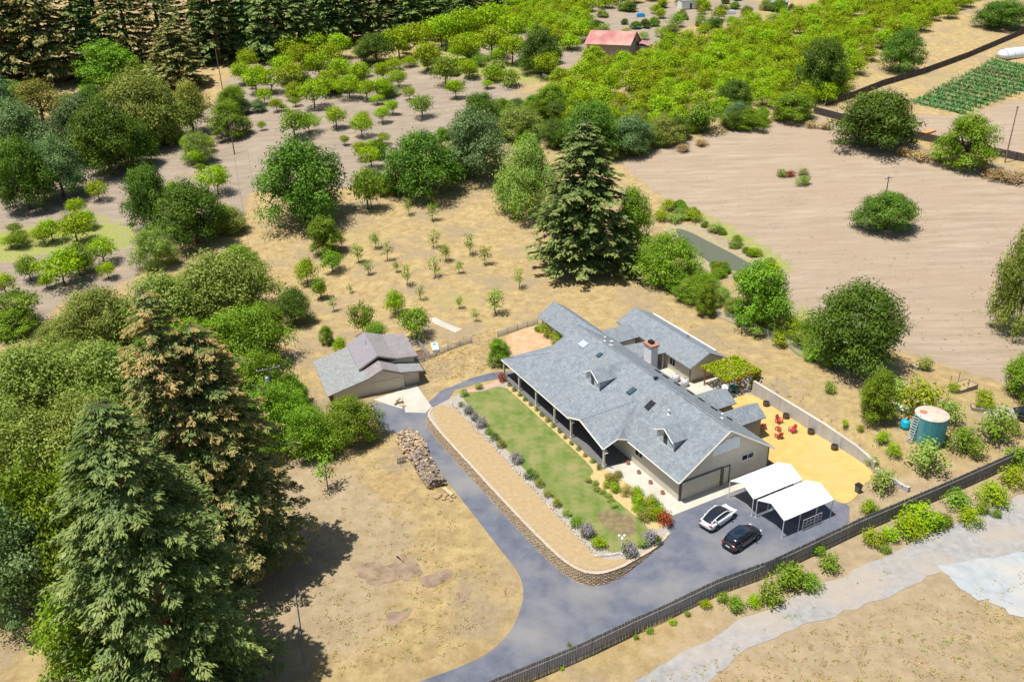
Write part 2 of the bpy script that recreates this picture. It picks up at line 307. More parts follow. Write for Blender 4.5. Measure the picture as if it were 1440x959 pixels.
def make_ground():
    xs = axis(-900, 900, -60, 75, 1.25, 60); ys = axis(-150, 1500, 42, 190, 1.25, 60)
    xs = sorted(set([x for x in xs if -260 < x < 260 and abs(x) > 0 or True])); nx, ny = len(xs), len(ys)
    V = []; A = []
    for y in ys:
        for x in xs:
            V.append((x, y, g(x, min(y, 700))+(0 if y < 700 else 0)))
            if 40 < y < 480 and -300 < x < 300:
                s = 2.5 if y < 200 else 5
                A.append((region(R_FIELD, x, y, s), region(R_ORCH, x, y, s*1.3), region(R_GREEN, x, y, s*1.6), region(R_BARE, x, y, 6)))
            else: A.append((0, 1 if y > 200 else 0, 0, 0))
    Fc = [(j*nx+i, j*nx+i+1, (j+1)*nx+i+1, (j+1)*nx+i) for j in range(ny-1) for i in range(nx-1)]
    me = bpy.data.meshes.new('ground'); me.from_pydata(V, [], Fc)
    at = me.attributes.new('reg', 'FLOAT_COLOR', 'POINT'); at.data.foreach_set('color', np.array(A, dtype=np.float32).ravel())
    me.polygons.foreach_set('use_smooth', [True]*len(me.polygons))
    m = bpy.data.materials.new('dry_ground'); m.use_nodes = True; nt = m.node_tree; N = nt.nodes; Lk = nt.links.new; bs = N['Principled BSDF']; bs.inputs['Roughness'].default_value = 0.95; bs.inputs['Specular IOR Level'].default_value = 0.1
    tc = N.new('ShaderNodeTexCoord'); at = N.new('ShaderNodeAttribute'); at.attribute_name = 'reg'; sp = N.new('ShaderNodeSeparateColor'); Lk(at.outputs['Color'], sp.inputs[0])
    def noise(sc, det=8, rough=0.65, st=None):
        n = N.new('ShaderNodeTexNoise'); n.inputs['Scale'].default_value = sc; n.inputs['Detail'].default_value = det; n.inputs['Roughness'].default_value = rough; src = tc.outputs['Object']
        if st:
            mp = N.new('ShaderNodeMapping'); mp.inputs['Rotation'].default_value = (0, 0, st[3]); mp.inputs['Scale'].default_value = st[:3]; Lk(src, mp.inputs[0]); src = mp.outputs[0]
        Lk(src, n.inputs['Vector']); return n.outputs['Fac']
    def ramp(f, lo, hi, a, b):
        r = N.new('ShaderNodeValToRGB'); r.color_ramp.elements[0].position = lo; r.color_ramp.elements[1].position = hi; r.color_ramp.elements[0].color = (*a, 1); r.color_ramp.elements[1].color = (*b, 1); Lk(f, r.inputs[0]); return r.outputs[0]
    def mix(f, a, b):
        x = N.new('ShaderNodeMix'); x.data_type = 'RGBA'; Lk(f, x.inputs['Factor']); Lk(a, x.inputs['A']); Lk(b, x.inputs['B']); return x.outputs['Result']
    def rng_(f, lo, hi):
        r = N.new('ShaderNodeMapRange'); r.inputs['From Min'].default_value = lo; r.inputs['From Max'].default_value = hi; r.interpolation_type = 'SMOOTHSTEP'; Lk(f, r.inputs[0]); return r.outputs[0]
    def add(a, f, k):
        x = N.new('ShaderNodeMath'); x.operation = 'MULTIPLY_ADD'; Lk(f, x.inputs[0]); x.inputs[1].default_value = k; Lk(a, x.inputs[2]); return x.outputs[0]
    n1, n2, n3, n4 = noise(0.6, 10, 0.72), noise(0.05, 6), noise(2.0, 10, 0.75), noise(0.11, 10, 0.7)
    gold = ramp(n1, 0.38, 0.62, (0.355, 0.25, 0.115), (0.53, 0.39, 0.18))
    gold = mix(rng_(n4, 0.46, 0.66), gold, ramp(n3, 0.35, 0.65, (0.29, 0.215, 0.125), (0.42, 0.325, 0.20)))
    gold = mix(rng_(n2, 0.55, 0.72), gold, ramp(n3, 0.4, 0.6, (0.36, 0.29, 0.11), (0.46, 0.37, 0.16)))
    fld = ramp(noise(0.25, 8, 0.7, (0.35, 2.2, 1, 0.35)), 0.35, 0.65, (0.35, 0.262, 0.178), (0.475, 0.368, 0.262))
    fld = mix(rng_(noise(0.035, 4), 0.45, 0.7), fld, ramp(n3, 0.3, 0.7, (0.37, 0.27, 0.18), (0.45, 0.34, 0.235)))
    orc = ramp(noise(0.3, 8, 0.7, (0.4, 2, 1, -0.25)), 0.35, 0.65, (0.29, 0.225, 0.16), (0.40, 0.32, 0.24))
    orc = mix(rng_(n4, 0.55, 0.75), orc, ramp(n3, 0.3, 0.7, (0.42, 0.31, 0.17), (0.5, 0.39, 0.22)))
    grn = ramp(n3, 0.35, 0.65, (0.24, 0.29, 0.06), (0.42, 0.38, 0.14))
    bar = ramp(n1, 0.38, 0.62, (0.36, 0.27, 0.16), (0.47, 0.355, 0.21))
    half = N.new('ShaderNodeMath'); half.operation = 'SUBTRACT'; Lk(n1, half.inputs[0]); half.inputs[1].default_value = 0.5
    nz = half.outputs[0]
    c = gold
    ba = at.outputs['Alpha']
    c = mix(rng_(add(ba, nz, 1.2), 0.4, 0.9), c, bar)
    for ch, colr, k in ((sp.outputs[0], fld, 0.9), (sp.outputs[1], orc, 1.2), (sp.outputs[2], grn, 1.8)):
        c = mix(rng_(add(ch, nz, k), 0.42, 0.62), c, colr)
    dark = rng_(noise(1.3, 6, 0.75), 0.60, 0.74); dk = N.new('ShaderNodeMix'); dk.data_type = 'RGBA'; dk.blend_type = 'MULTIPLY'; Lk(dark, dk.inputs['Factor']); Lk(c, dk.inputs['A']); dk.inputs['B'].default_value = (0.62, 0.66, 0.5, 1)
    Lk(dk.outputs['Result'], bs.inputs['Base Color'])
    bp = N.new('ShaderNodeBump'); bp.inputs['Strength'].default_value = 0.75; bp.inputs['Distance'].default_value = 0.3; Lk(noise(2.6, 10, 0.8), bp.inputs['Height']); Lk(bp.outputs[0], bs.inputs['Normal'])
    me.materials.append(m); o = bpy.data.objects.new('ground', me); COL.objects.link(o); tag(o, kind='structure')
make_ground()
# ---------------------------------------------------------------- paved and planted sheets (house frame: b across, a along)
def hpoly(l, n=5): return smooth_poly([HW(b, a) for b, a in l], n)
WALL = smooth_poly([HW(b, a) for b, a in ((-15.9, 33.2), (-17.2, 31.6), (-17.5, 28), (-17.4, 22.4), (-17.1, 11.5), (-16.7, 2.3), (-16.1, -2.6), (-14.9, -4.9), (-12.5, -5.7), (-9.1, -5.4), (-6.6, -4.9), (-4.2, -3.9))], 6, False)
drive = pix([(524, 566), (532, 600), (562, 612), (592, 632), (645, 697), (700, 768), (727, 803), (736, 836), (722, 880), (690, 915), (640, 940), (570, 965), (450, 1010), (560, 1010), (700, 952)])
drive = smooth_poly(drive[:14], 5, False)
drive += [P(x, y) for x, y in ((700, 968), (813, 924), (900, 881), (1000, 838), (1075, 803), (1120, 782))] + [HW(13.5, -12.0), HW(15.5, -10.2), HW(16.6, -7), HW(14.6, -2), HW(13.6, 2.5), HW(13.4, 0), HW(13.4, -2), HW(7, -1.6), HW(-2, -1.6)]
drive += [HW(-3.8, -3.0), HW(-6.6, -4.7), HW(-9.1, -5.2), HW(-12.5, -5.5), HW(-14.9, -4.7), HW(-16.0, -2.5), HW(-16.6, 2.3), HW(-17.0, 11.5), HW(-17.3, 22.4), HW(-17.3, 28), HW(-17, 31.8)]
drive += pix([(640, 548), (705, 532), (745, 528), (742, 519), (700, 523), (660, 533), (620, 550), (600, 568), (570, 572)])
sheet('driveway', drive, 0.035, M_ASPH)
sheet('garden_terrace', [p for p in WALL]+[HW(-3.2, 0), HW(-3.2, 34.6), HW(-10, 35.2)], 0.0, M_PEB, flat=0.03)
sheet('sand_strip', hpoly([(-16.2, 32.4), (-17.1, 28), (-17.05, 22), (-16.75, 11.5), (-16.35, 2.3), (-15.8, -2.4), (-14.6, -4.5), (-12.6, -5.3), (-10.6, -5.0), (-12.8, -3.2), (-13.05, 3), (-13.1, 18), (-13.1, 30), (-14.4, 33)]), 0, M_SAND, flat=0.06)
sheet('lawn', hpoly([(-11.2, 33.4), (-8, 33.7), (-5.2, 33.4), (-4.7, 30), (-4.7, 20), (-4.9, 10.5), (-6.2, 8.5), (-5.9, 3), (-5.7, -1.5), (-6.5, -3.0), (-9.8, -4.2), (-11.7, -2), (-11.95, 8), (-11.9, 20)], 5), 0, M_LAWN, flat=0.065, step=1.5)
sheet('porch_bed', [HW(-4.75, 33), HW(-3.5, 34), HW(-3.5, 9), HW(-2.6, 9), HW(-2.6, -1.6), HW(-3.6, -2.9), HW(-5.5, -2.6), HW(-6.0, 3), HW(-6.4, 9), HW(-4.9, 11), HW(-4.7, 22)], 0, M_MULCH, flat=0.05)
sheet('garage_apron', [HW(-3.6, 9.4), HW(-0.02, 9.4), HW(-0.02, -0.02), HW(13.2, -0.02), HW(13.2, -1.9), HW(6.8, -1.7), HW(-2.5, -1.7), HW(-2.6, 2), HW(-3.2, 7)], 0, M_CONC, flat=0.07)
sheet('brick_walk', [HW(-10, 35.0), HW(-4.2, 35.2), HW(-4.2, 34.0), HW(-7.3, 34.0), HW(-10, 34.2)], 0, M_BRICKP, flat=0.05)
sheet('gravel_yard', hpoly([(13.6, 13.6), (18.9, 13.9), (23.2, 13.6), (23.3, 4), (23.1, -6.2), (20, -8.2), (15.8, -9.6), (14.9, -7.2), (14.3, -2), (14.2, 4)], 4), 0.05, M_YARD)
sheet('patio', [HW(13.2, 14.2), HW(13.2, 33), HW(18.2, 33), HW(18.2, 20.5), HW(25.4, 20.6), HW(25.2, 14.2)], 0.03, M_CONC)
sheet('side_path', [HW(13.2, 8.2), HW(13.2, 0), HW(14.1, 0), HW(14.1, 8.2)], 0.02, M_ASPH)
road = pix([(850, 1000), (940, 930), (1050, 868), (1160, 820), (1280, 766), (1380, 722), (1460, 685), (1560, 640), (1600, 720), (1440, 775), (1330, 800), (1255, 838), (1130, 880), (1020, 935), (960, 1000)])
sheet('gravel_road', smooth_poly(road, 3), 0.03, M_ROAD, jag=0.25)
sheet('pale_turnout', smooth_poly(pix([(1325, 802), (1370, 788), (1450, 778), (1560, 790), (1560, 920), (1440, 868), (1380, 842)]), 5), 0.05, M_PALE, jag=0.55)
M_WATER = mat('pond_water', (0.14, 0.145, 0.085), rough=0.08, spec=0.6)
pond = smooth_poly(pix([(950, 323), (968, 326), (1000, 342), (1035, 360), (1058, 375), (1040, 381), (1010, 377), (985, 360), (960, 340)]), 4)
zp = sum(g(p.x, p.y) for p in pond)/len(pond)
sheet('pond_bank', smooth_poly(pix([(940, 318), (975, 318), (1010, 338), (1045, 358), (1068, 374), (1045, 390), (1005, 386), (975, 368), (948, 342)]), 4), 0.04, mat('mud_bank', (0.30, 0.26, 0.14), (0.42, 0.34, 0.2), 1.5, 0.9, 0.3), jag=0.3)
sheet('pond', pond, 0.07, M_WATER)
sheet('pale_slab', pix([(612, 446), (622, 452), (650, 463), (640, 468), (610, 455), (604, 449)]), 0.03, M_CONC)
for l in ([(566, 545), (585, 541), (607, 572), (598, 581), (570, 580), (566, 556)], [(525, 562), (566, 548), (566, 575), (548, 570)]): sheet('garage_slab', pix(l), 0.045, M_CONC)
sheet('orange_dirt', smooth_poly(pix([(712, 475), (730, 465), (762, 458), (775, 482), (770, 490), (740, 500), (722, 500)]), 4), 0.03, mat('orange_dirt', (0.50, 0.28, 0.13), (0.58, 0.40, 0.25), 0.8, 0.95, 0.3), jag=0.2)
M_BROWN = mat('disturbed_soil', (0.22, 0.15, 0.10), (0.36, 0.255, 0.17), 0.8, 0.95, 0.5, 6)
M_BGRASS = mat('brown_grass', (0.31, 0.21, 0.09), (0.44, 0.31, 0.145), 1.2, 0.95, 0.5, 6)
for l, mt in (([(505, 800), (520, 788), (545, 795), (560, 782), (592, 795), (585, 812), (560, 815), (530, 825), (512, 815)], M_BROWN), ([(590, 812), (628, 802), (632, 812), (600, 825)], M_BROWN), ([(520, 672), (545, 665), (575, 680), (570, 702), (545, 705), (525, 690)], M_BGRASS), ([(545, 865), (575, 855), (570, 872), (550, 880)], M_BROWN), ([(640, 835), (660, 828), (658, 842), (642, 846)], M_BROWN), ([(770, 735), (815, 725), (850, 738), (840, 752), (800, 752)], None)):
    if mt: sheet('soil_patch', smooth_poly(pix(l), 4), 0.025, mt, jag=0.28)
sheet('worn_lawn_patch', smooth_poly([HW(b, a) for b, a in ((-9.2, 2.4), (-7.6, 2.6), (-6.4, 0.8), (-6.9, -1.6), (-8.6, -1.9), (-9.6, 0.2))], 5), 0, mat('worn_lawn', (0.17, 0.125, 0.06), (0.27, 0.21, 0.10), 1.3, 0.95, 0.6, 6), flat=0.075, jag=0.2)
# ---------------------------------------------------------------- main house (local frame x = b, y = a)
def hroot(name, b, a, z=0, rz=0, **kw): return empty(name, HW(b, a, z), HROT+rz, **kw)
def gable_walls(mb, b0, b1, a0, a1, prof, mt):
    # prof: list of (b, z) outline of the end wall, extruded along a
    n = len(prof); vs = [(b, a0, z) for b, z in prof]+[(b, a1, z) for b, z in prof]
    mb.add(vs, [tuple(range(n)), tuple(range(2*n-1, n-1, -1))]+[(i, (i+1) % n, (i+1) % n+n, i+n) for i in range(n)], mt)
def window_y(par, b0, b1, a, z0, z1, n=2, glass=None, name='window', d=-1):
    # window in a wall facing -a (d=-1) or +a
    f = MB(); t = 0.09
    for lo, hi in (((b0-t, z1), (b1+t, z1+t)), ((b0-t, z0-t), (b1+t, z0)), ((b0-t, z0), (b0, z1)), ((b1, z0), (b1+t, z1))): f.bb((lo[0], a+d*0.07, lo[1]), (hi[0], a-d*0.05, hi[1]), M_WHITE)
    for k in range(1, n):
        x = b0+(b1-b0)*k/n; f.bb((x-0.035, a+d*0.06, z0), (x+0.035, a-d*0.05, z1), M_WHITE)
    o = f.build(name, par)
    for k in range(n):
        x0, x1 = b0+(b1-b0)*k/n, b0+(b1-b0)*(k+1)/n
        MB().bb((x0+0.02, a+d*0.02, z0), (x1-0.02, a+d*0.03, z1), glass or M_GLASS).build('pane', o)
    return o
def window_x(par, b, a0, a1, z0, z1, n=2, glass=None, name='window', d=-1):
    f = MB(); t = 0.09
    for lo, hi in (((a0-t, z1), (a1+t, z1+t)), ((a0-t, z0-t), (a1+t, z0)), ((a0-t, z0), (a0, z1)), ((a1, z0), (a1+t, z1))): f.bb((b+d*0.07, lo[0], lo[1]), (b-d*0.05, hi[0], hi[1]), M_WHITE)
    for k in range(1, n):
        x = a0+(a1-a0)*k/n; f.bb((b+d*0.06, x-0.035, z0), (b-d*0.05, x+0.035, z1), M_WHITE)
    o = f.build(name, par)
    for k in range(n):
        x0, x1 = a0+(a1-a0)*k/n, a0+(a1-a0)*(k+1)/n
        MB().bb((b+d*0.02, x0+0.02, z0), (b+d*0.03, x1-0.02, z1), glass or M_GLASS).build('pane', o)
    return o
P1 = lambda b: 7.7-0.478*(6.3-b)
P2 = lambda b: 7.7-0.676*(6.3-b)
PB = lambda b: 7.7-0.667*(b-6.3)
H = hroot('ranch_house', 0, 0, label='long beige house with blue-grey shingle roof, front dormers and covered porch', cat='house')
wl = MB(); gable_walls(wl, 0, 13, 0, 9.4, [(0, -0.3), (13, -0.3), (13, 3.05), (6.3, 7.42), (0, 3.2)], M_SIDING); wo = wl.build('garage_wall', H)
wl = MB(); gable_walls(wl, 0, 13, 9.402, 14.0, [(0, -0.3), (12.99, -0.3), (12.99, 3.05), (6.3, 7.38), (0, 2.9)], M_SIDING); gable_walls(wl, 0, 13, 14.002, 31.2, [(0, -0.3), (12.98, -0.3), (12.98, 3.05), (6.3, 7.40), (0, 4.4)], M_SIDING); wl.build('wall', H)
sid = MB()
for k in range(1, 30):                                   # lap siding lines on the gable end
    z = k*0.25
    lo = 0 if z < 3.0 else (z-3.2)/0.67+0.15; hi = 13 if z < 3.0 else 13-(z-3.05)/0.652-0.15
    if hi-lo > 0.3: sid.bb((max(lo, 0), -0.012, z), (min(hi, 13), 0.02, z+0.035), M_SIDING)
sid.build('siding_lap', wo)
E1 = (2.9, 12.3, 6.08); TH = 0.16
rf = MB(); rf.slab([(-0.55, -0.5, P2(-0.55)), (6.3, -0.5, 7.7), (6.3, 9.3, 7.7), (-0.55, 9.3, P2(-0.55))], TH, M_ROOF)
rf.slab([(-0.55, 9.3, P2(-0.55)), (6.3, 9.3, 7.7), E1], TH, M_ROOF); rf.slab([(6.3, 9.3, 7.7), (6.3, 12.3, 7.7), E1], TH, M_ROOF)
rf.slab([(6.3, 12.3, 7.7), (6.3, 31.6, 7.7), (1.2, 31.2, P1(1.2)), (0.9, 30.4, P1(0.9)), (-3.75, 36, 2.9), (-3.75, 17.4, 2.9), E1], TH, M_ROOF)
rf.slab([(-3.75, 36, 2.9), (0.9, 30.4, P1(0.9)), (1.2, 31.2, P1(1.2)), (5.4, 31.3, 4.9), (5.4, 36, 2.9)], TH, M_ROOF)
rf.slab([(6.3, -0.5, 7.698), (13.4, -0.5, PB(13.4)), (13.4, 31.6, PB(13.4)), (6.3, 31.6, 7.698)], TH, M_ROOF)
ro = rf.build('roof', H)
rc = MB(); rc.tube([(6.3, -0.5, 7.71), (6.3, 31.6, 7.71)], 0.09, M_ROOF, 6); rc.tube([(-3.75, 36, 2.92), (0.9, 30.4, P1(0.9)+0.02)], 0.07, M_ROOF, 6); rc.build('ridge_cap', ro)
fa = MB()
for a, b in (((-0.58, -0.52, P2(-0.55)-0.1), (6.3, -0.52, 7.6)), ((6.3, -0.52, 7.6), (13.42, -0.52, PB(13.4)-0.1))): fa.tube([a, b], 0.10, M_TRIM, 4)
fa.tube([(-0.6, -0.5, P2(-0.55)-0.1), (-0.6, 9.2, P2(-0.55)-0.1)], 0.09, M_TRIM, 4); fa.tube([(-3.8, 17.4, 2.78), (-3.8, 36, 2.78)], 0.09, M_TRIM, 4); fa.tube([(-3.8, 36.04, 2.78), (5.4, 36.04, 2.78)], 0.09, M_TRIM, 4)
fa.build('gutter', ro, kind='stuff')
# entry porch gable
pr = MB(); L, PK, RR, Q = (-3.78, 17.5, 2.93), (-3.78, 14.9, 3.95), (-3.78, 9.7, 2.68), (-0.5, 9.32, 3.14)
gp = (-2.0, 9.35, 3.72); KK = (-0.2, 10.6, 4.15)
pr.slab([L, PK, E1], TH, M_ROOF); pr.slab([PK, RR, E1], TH, M_ROOF); pr.slab([RR, KK, E1], TH, M_ROOF); pr.slab([KK, Q, E1], TH, M_ROOF)
pr.slab([RR, gp, KK], 0.12, M_ROOF); pr.slab([gp, Q, KK], 0.12, M_ROOF); po = pr.build('porch_roof', H)
fb = MB(); fb.tube([L, PK, RR], 0.11, M_TRIM, 4); fb.tube([RR, gp, Q], 0.10, M_TRIM, 4); fb.tube([PK, E1], 0.06, M_ROOF, 6); fb.build('fascia', po)
for a, top in ((9.75, 2.6), (17.2, 2.85), (21.3, 2.8), (26.2, 2.8), (31.0, 2.8), (35.6, 2.8)):
    p = MB(); p.bb((-3.72, a-0.11, -0.05), (-3.5, a+0.11, top), M_TRIM); p.bb((-3.76, a-0.15, -0.05), (-3.46, a+0.15, 0.25), M_TRIM)
    for s in (-1, 1): p.tube([(-3.6, a, top-0.95), (-3.6, a+s*0.22, top-0.5), (-3.6, a+s*0.75, top-0.08)], 0.075, M_TRIM, 4)
    p.tube([(-3.6, a, top-0.8), (-3.2, a, top-0.2)], 0.06, M_TRIM, 4); p.build('post', H)
bm_ = MB(); bm_.bb((-3.7, 17.3, 2.62), (-3.5, 36, 2.76), M_TRIM); bm_.bb((-3.5, 35.6, 2.62), (5, 35.8, 2.76), M_TRIM); bm_.build('porch_beam', H)
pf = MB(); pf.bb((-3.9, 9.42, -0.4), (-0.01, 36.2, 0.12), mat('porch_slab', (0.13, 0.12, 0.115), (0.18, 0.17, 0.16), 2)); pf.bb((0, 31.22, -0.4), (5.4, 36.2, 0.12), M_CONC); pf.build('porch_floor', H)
for a in (12.2, 19.5, 24, 28.5): window_x(H, 0, a, a+1.6, 0.9, 2.3)
dr = MB(); dr.bb((-0.06, 15.0, 0.12), (0.02, 16.1, 2.25), M_DTRIM); do = dr.build('front_door', H); MB().bb((-0.12, 15.1, 1.1), (-0.06, 15.2, 1.2), M_STEEL).build('handle', do)
window_x(H, 0, 6.9, 8.4, 1.6, 2.3)
# garage end: door, side door, windows
gd = MB(); gd.bb((0.25, -0.03, 0.08), (5.8, 0.03, 2.45), M_GDOOR); go = gd.build('garage_door', H)
for r in range(4):
    for c in range(8): MB().bb((0.35+c*0.68, -0.05, 0.16+r*0.58), (0.95+c*0.68, -0.028, 0.64+r*0.58), M_GDOOR).build('panel', go)
tr = MB(); tr.bb((0.02, -0.09, -0.1), (0.24, 0.01, 2.55), M_DTRIM); tr.bb((5.81, -0.09, -0.1), (6.0, 0.01, 2.55), M_DTRIM); tr.bb((0.02, -0.09, 2.46), (6.0, 0.01, 2.66), M_DTRIM); tr.build('door_frame', go)
sd_ = MB(); sd_.bb((6.25, -0.03, 0.08), (7.05, 0.03, 2.4), M_GDOOR); so_ = sd_.build('side_door', H)
tr = MB(); tr.bb((6.12, -0.09, -0.1), (6.24, 0.01, 2.5), M_DTRIM); tr.bb((7.06, -0.09, -0.1), (7.18, 0.01, 2.5), M_DTRIM); tr.bb((6.12, -0.09, 2.42), (7.18, 0.01, 2.54), M_DTRIM); tr.build('door_frame', so_); MB().bb((6.9, -0.1, 1.05), (6.98, -0.03, 1.15), M_STEEL).build('handle', so_)
gw = MB(); pts = [(4.35, 4.62), (8.25, 4.62), (8.25, 5.95), (7.6, 6.2), (6.3, 6.25), (4.9, 5.75), (4.35, 5.35)]
gw.slab([(b, -0.07, z) for b, z in pts], 0.1, M_WHITE, (0, 1, 0)); gwo = gw.build('gable_window', H)
for b0, b1, t0, t1 in ((4.45, 5.1, 5.3, 5.75), (5.2, 6.2, 5.75, 6.1), (6.3, 7.2, 6.12, 6.12), (7.3, 8.15, 6.1, 5.9)):
    q = MB(); q.slab([(b0, -0.09, 4.74), (b1, -0.09, 4.74), (b1, -0.09, t1), (b0, -0.09, t0)], 0.03, M_PGLASS, (0, 1, 0)); q.build('pane', gwo)
window_y(H, 8.85, 10.6, 0, 2.45, 3.12)
cb = MB()
for b, a in ((-0.02, -0.02), (12.92, -0.02)): cb.bb((b, a-0.03, -0.2), (b+0.12, a+0.12, 3.05), M_DTRIM)
cb.build('corner_board', H, kind='stuff')
# dormers
def dormer(a0, a1, bf, rzf, back):
    am = (a0+a1)/2; zf = rzf(bf); zt = zf+1.35; zp = zf+2.35
    D = MB(); D.slab([(bf, a0, zf-0.2), (bf, a1, zf-0.2), (bf, a1, zt), (bf, am, zp-0.15), (bf, a0, zt)], 0.12, M_WHITE, (1, 0, 0))
    bk = bf+(zt-zf)/((rzf(1)-rzf(0)))
    for a, s in ((a0, 1), (a1, -1)): D.slab([(bf+0.12, a, zf-0.2), (bf+0.12, a, zt), (bk, a, zt-0.02)], 0.1, mat('blue_grey_siding', (0.30, 0.33, 0.36), (0.36, 0.39, 0.42), 1), (0, s, 0))
    o = D.build('dormer', H)
    R = MB(); e = 0.22; zr = zp; br = bf+(zr-zf)/(rzf(1)-rzf(0))+0.1; ze = zt-0.06; be = bf+(ze-zf)/(rzf(1)-rzf(0))+0.15
    R.slab([(bf-0.25, am, zr), (br, am, zr), (be, a0-e, ze), (bf-0.25, a0-e, ze)], 0.1, M_ROOF); R.slab([(bf-0.25, am, zr-0.002), (bf-0.25, a1+e, ze), (be, a1+e, ze), (br, am, zr-0.002)], 0.1, M_ROOF)
    R.tube([(bf-0.27, a0-e, ze-0.06), (bf-0.27, am, zr-0.06), (bf-0.27, a1+e, ze-0.06)], 0.07, M_WHITE, 4); R.build('dormer_roof', o)
    for k in range(3):
        w0 = a0+0.25+k*(a1-a0-0.5)/3; w1 = w0+(a1-a0-0.5)/3-0.12
        MB().bb((bf-0.03, w0, zf+0.25), (bf+0.02, w1, zt+(0.35 if k == 1 else 0.0)), M_PGLASS if k != 1 else M_GLASS).build('pane', o)
dormer(18.0, 21.0, 1.0, P1, 5.5); dormer(3.2, 6.3, 1.4, P2, 5.5)
# skylights, vents, chimney
def on_roof(b, a, fz, lb, la, name, mt, h=0.1, frame=M_BLACK):
    sl_ = math.atan((fz(1)-fz(0))); T = Matrix.Rotation(-sl_, 3, 'Y')
    m = MB(); m.box((b, a, fz(b)+h/2), (lb, la, h), frame, 0, T); o = m.build(name, H)
    q = MB(); q.box((b, a, fz(b)+h/2+0.06), (lb-0.14, la-0.14, 0.05), mt, 0, T); q.build('glass', o)
M_SKY = mat('skylight_glass', (0.05, 0.10, 0.13), rough=0.08, spec=0.8)
on_roof(4.5, 27.3, P1, 1.1, 1.5, 'skylight', M_PGLASS, frame=M_STEEL); on_roof(4.6, 23.4, P1, 0.8, 0.7, 'skylight', M_SKY); on_roof(3.3, 14.2, P1, 1.2, 0.8, 'skylight', M_SKY); on_roof(3.5, 10.6, lambda b: P2(b)+0.12, 1.3, 0.85, 'skylight', M_SKY, 0.25)
for b, a, fz in ((4.0, 7.6, P2), (7.6, 26.6, PB), (8.0, 25.4, PB), (7.4, 24.9, PB), (9.5, 4.5, PB)):
    v = MB(); v.lathe([(0.22, -0.05), (0.2, 0.08), (0.09, 0.12), (0.08, 0.55), (0.14, 0.56), (0.14, 0.68), (0.02, 0.72)], (b, a, fz(b)), M_WHITE, 10); v.build('vent_pipe', H)
for b, a in ((11.3, 17.7), (11.6, 15.6), (12, 13.3), (12.1, 11.3), (11.9, 8.6), (11.4, 19.5), (12.2, 6.2)):
    v = MB(); v.box((b, a, PB(b)+0.08), (0.5, 0.9, 0.14), M_BLACK, 0, Matrix.Rotation(math.atan(0.667), 3, 'Y')); v.build('roof_vent', H)
v = MB(); v.box((6.25, 13.2, 7.8), (0.5, 0.5, 0.22), M_BLACK); v.build('roof_vent', H)
M_WBRICK = mat('white_chimney_brick', (0.62, 0.60, 0.59), (0.72, 0.70, 0.69), 3, 0.85)
ch = MB(); ch.bb((13.25, 23.5, 0), (14.35, 25.2, 5.6), M_WBRICK); co = ch.build('chimney', H)
for k in range(27): MB().bb((13.23, 23.48, 0.25+k*0.2), (14.37, 25.22, 0.38+k*0.2), M_WBRICK).build('brick_course', co)
cc = MB(); cc.bb((13.1, 23.35, 5.6), (14.5, 25.35, 5.85), M_TERRA); cc.bb((13.5, 23.95, 5.85), (14.1, 24.75, 6.25), M_BLACK); cc.build('cap', co)
# wings behind the ridge
w2 = MB(); gable_walls(w2, 0, 0, 31.6, 46, [(8.6, -0.3), (13.4, -0.3), (13.4, 2.7), (11, 4.3), (8.6, 2.7)], M_SIDING); w2.build('wing_wall', H)
r2 = MB(); r2.slab([(8.1, 31.3, 2.6), (11, 31.3, 4.6), (11, 46.5, 4.6), (8.1, 46.5, 2.6)], 0.14, M_ROOF); r2.slab([(11, 31.3, 4.598), (13.9, 31.3, 2.6), (13.9, 46.5, 2.6), (11, 46.5, 4.598)], 0.14, M_ROOF); r2.build('wing_roof', H)
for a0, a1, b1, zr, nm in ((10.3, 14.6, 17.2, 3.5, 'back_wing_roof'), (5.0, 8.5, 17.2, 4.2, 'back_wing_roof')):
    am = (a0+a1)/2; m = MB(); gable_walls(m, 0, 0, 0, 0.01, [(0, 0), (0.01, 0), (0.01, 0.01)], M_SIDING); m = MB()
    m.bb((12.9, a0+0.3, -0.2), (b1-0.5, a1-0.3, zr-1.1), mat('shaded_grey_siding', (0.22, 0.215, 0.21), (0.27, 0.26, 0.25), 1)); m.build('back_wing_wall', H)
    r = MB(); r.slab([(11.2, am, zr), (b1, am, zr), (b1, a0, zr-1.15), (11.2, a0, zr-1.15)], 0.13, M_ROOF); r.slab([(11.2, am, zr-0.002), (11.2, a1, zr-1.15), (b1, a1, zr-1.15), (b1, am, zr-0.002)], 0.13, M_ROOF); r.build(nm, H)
m = MB(); m.bb((13.1, 32.7, -0.2), (17.2, 36.6, 2.35), M_SIDING); m.build('breezeway_wall', H)
m = MB(); m.slab([(12.6, 34.7, 3.6), (17.6, 34.7, 3.6), (17.6, 32.3, 2.5), (12.6, 32.3, 2.5)], 0.13, M_ROOF); m.slab([(12.6, 34.7, 3.598), (12.6, 37, 2.5), (17.6, 37, 2.5), (17.6, 34.7, 3.598)], 0.13, M_ROOF); m.slab([(13.3, 26, 3.0), (17.8, 26, 2.6), (17.8, 30.3, 2.6), (13.3, 30.3, 3.0)], 0.13, M_ROOF); m.build('breezeway_roof', H)
for a in (26.2, 30.1): MB().bb((17.4, a, -0.1), (17.55, a+0.15, 2.5), M_TRIM).build('post', H)
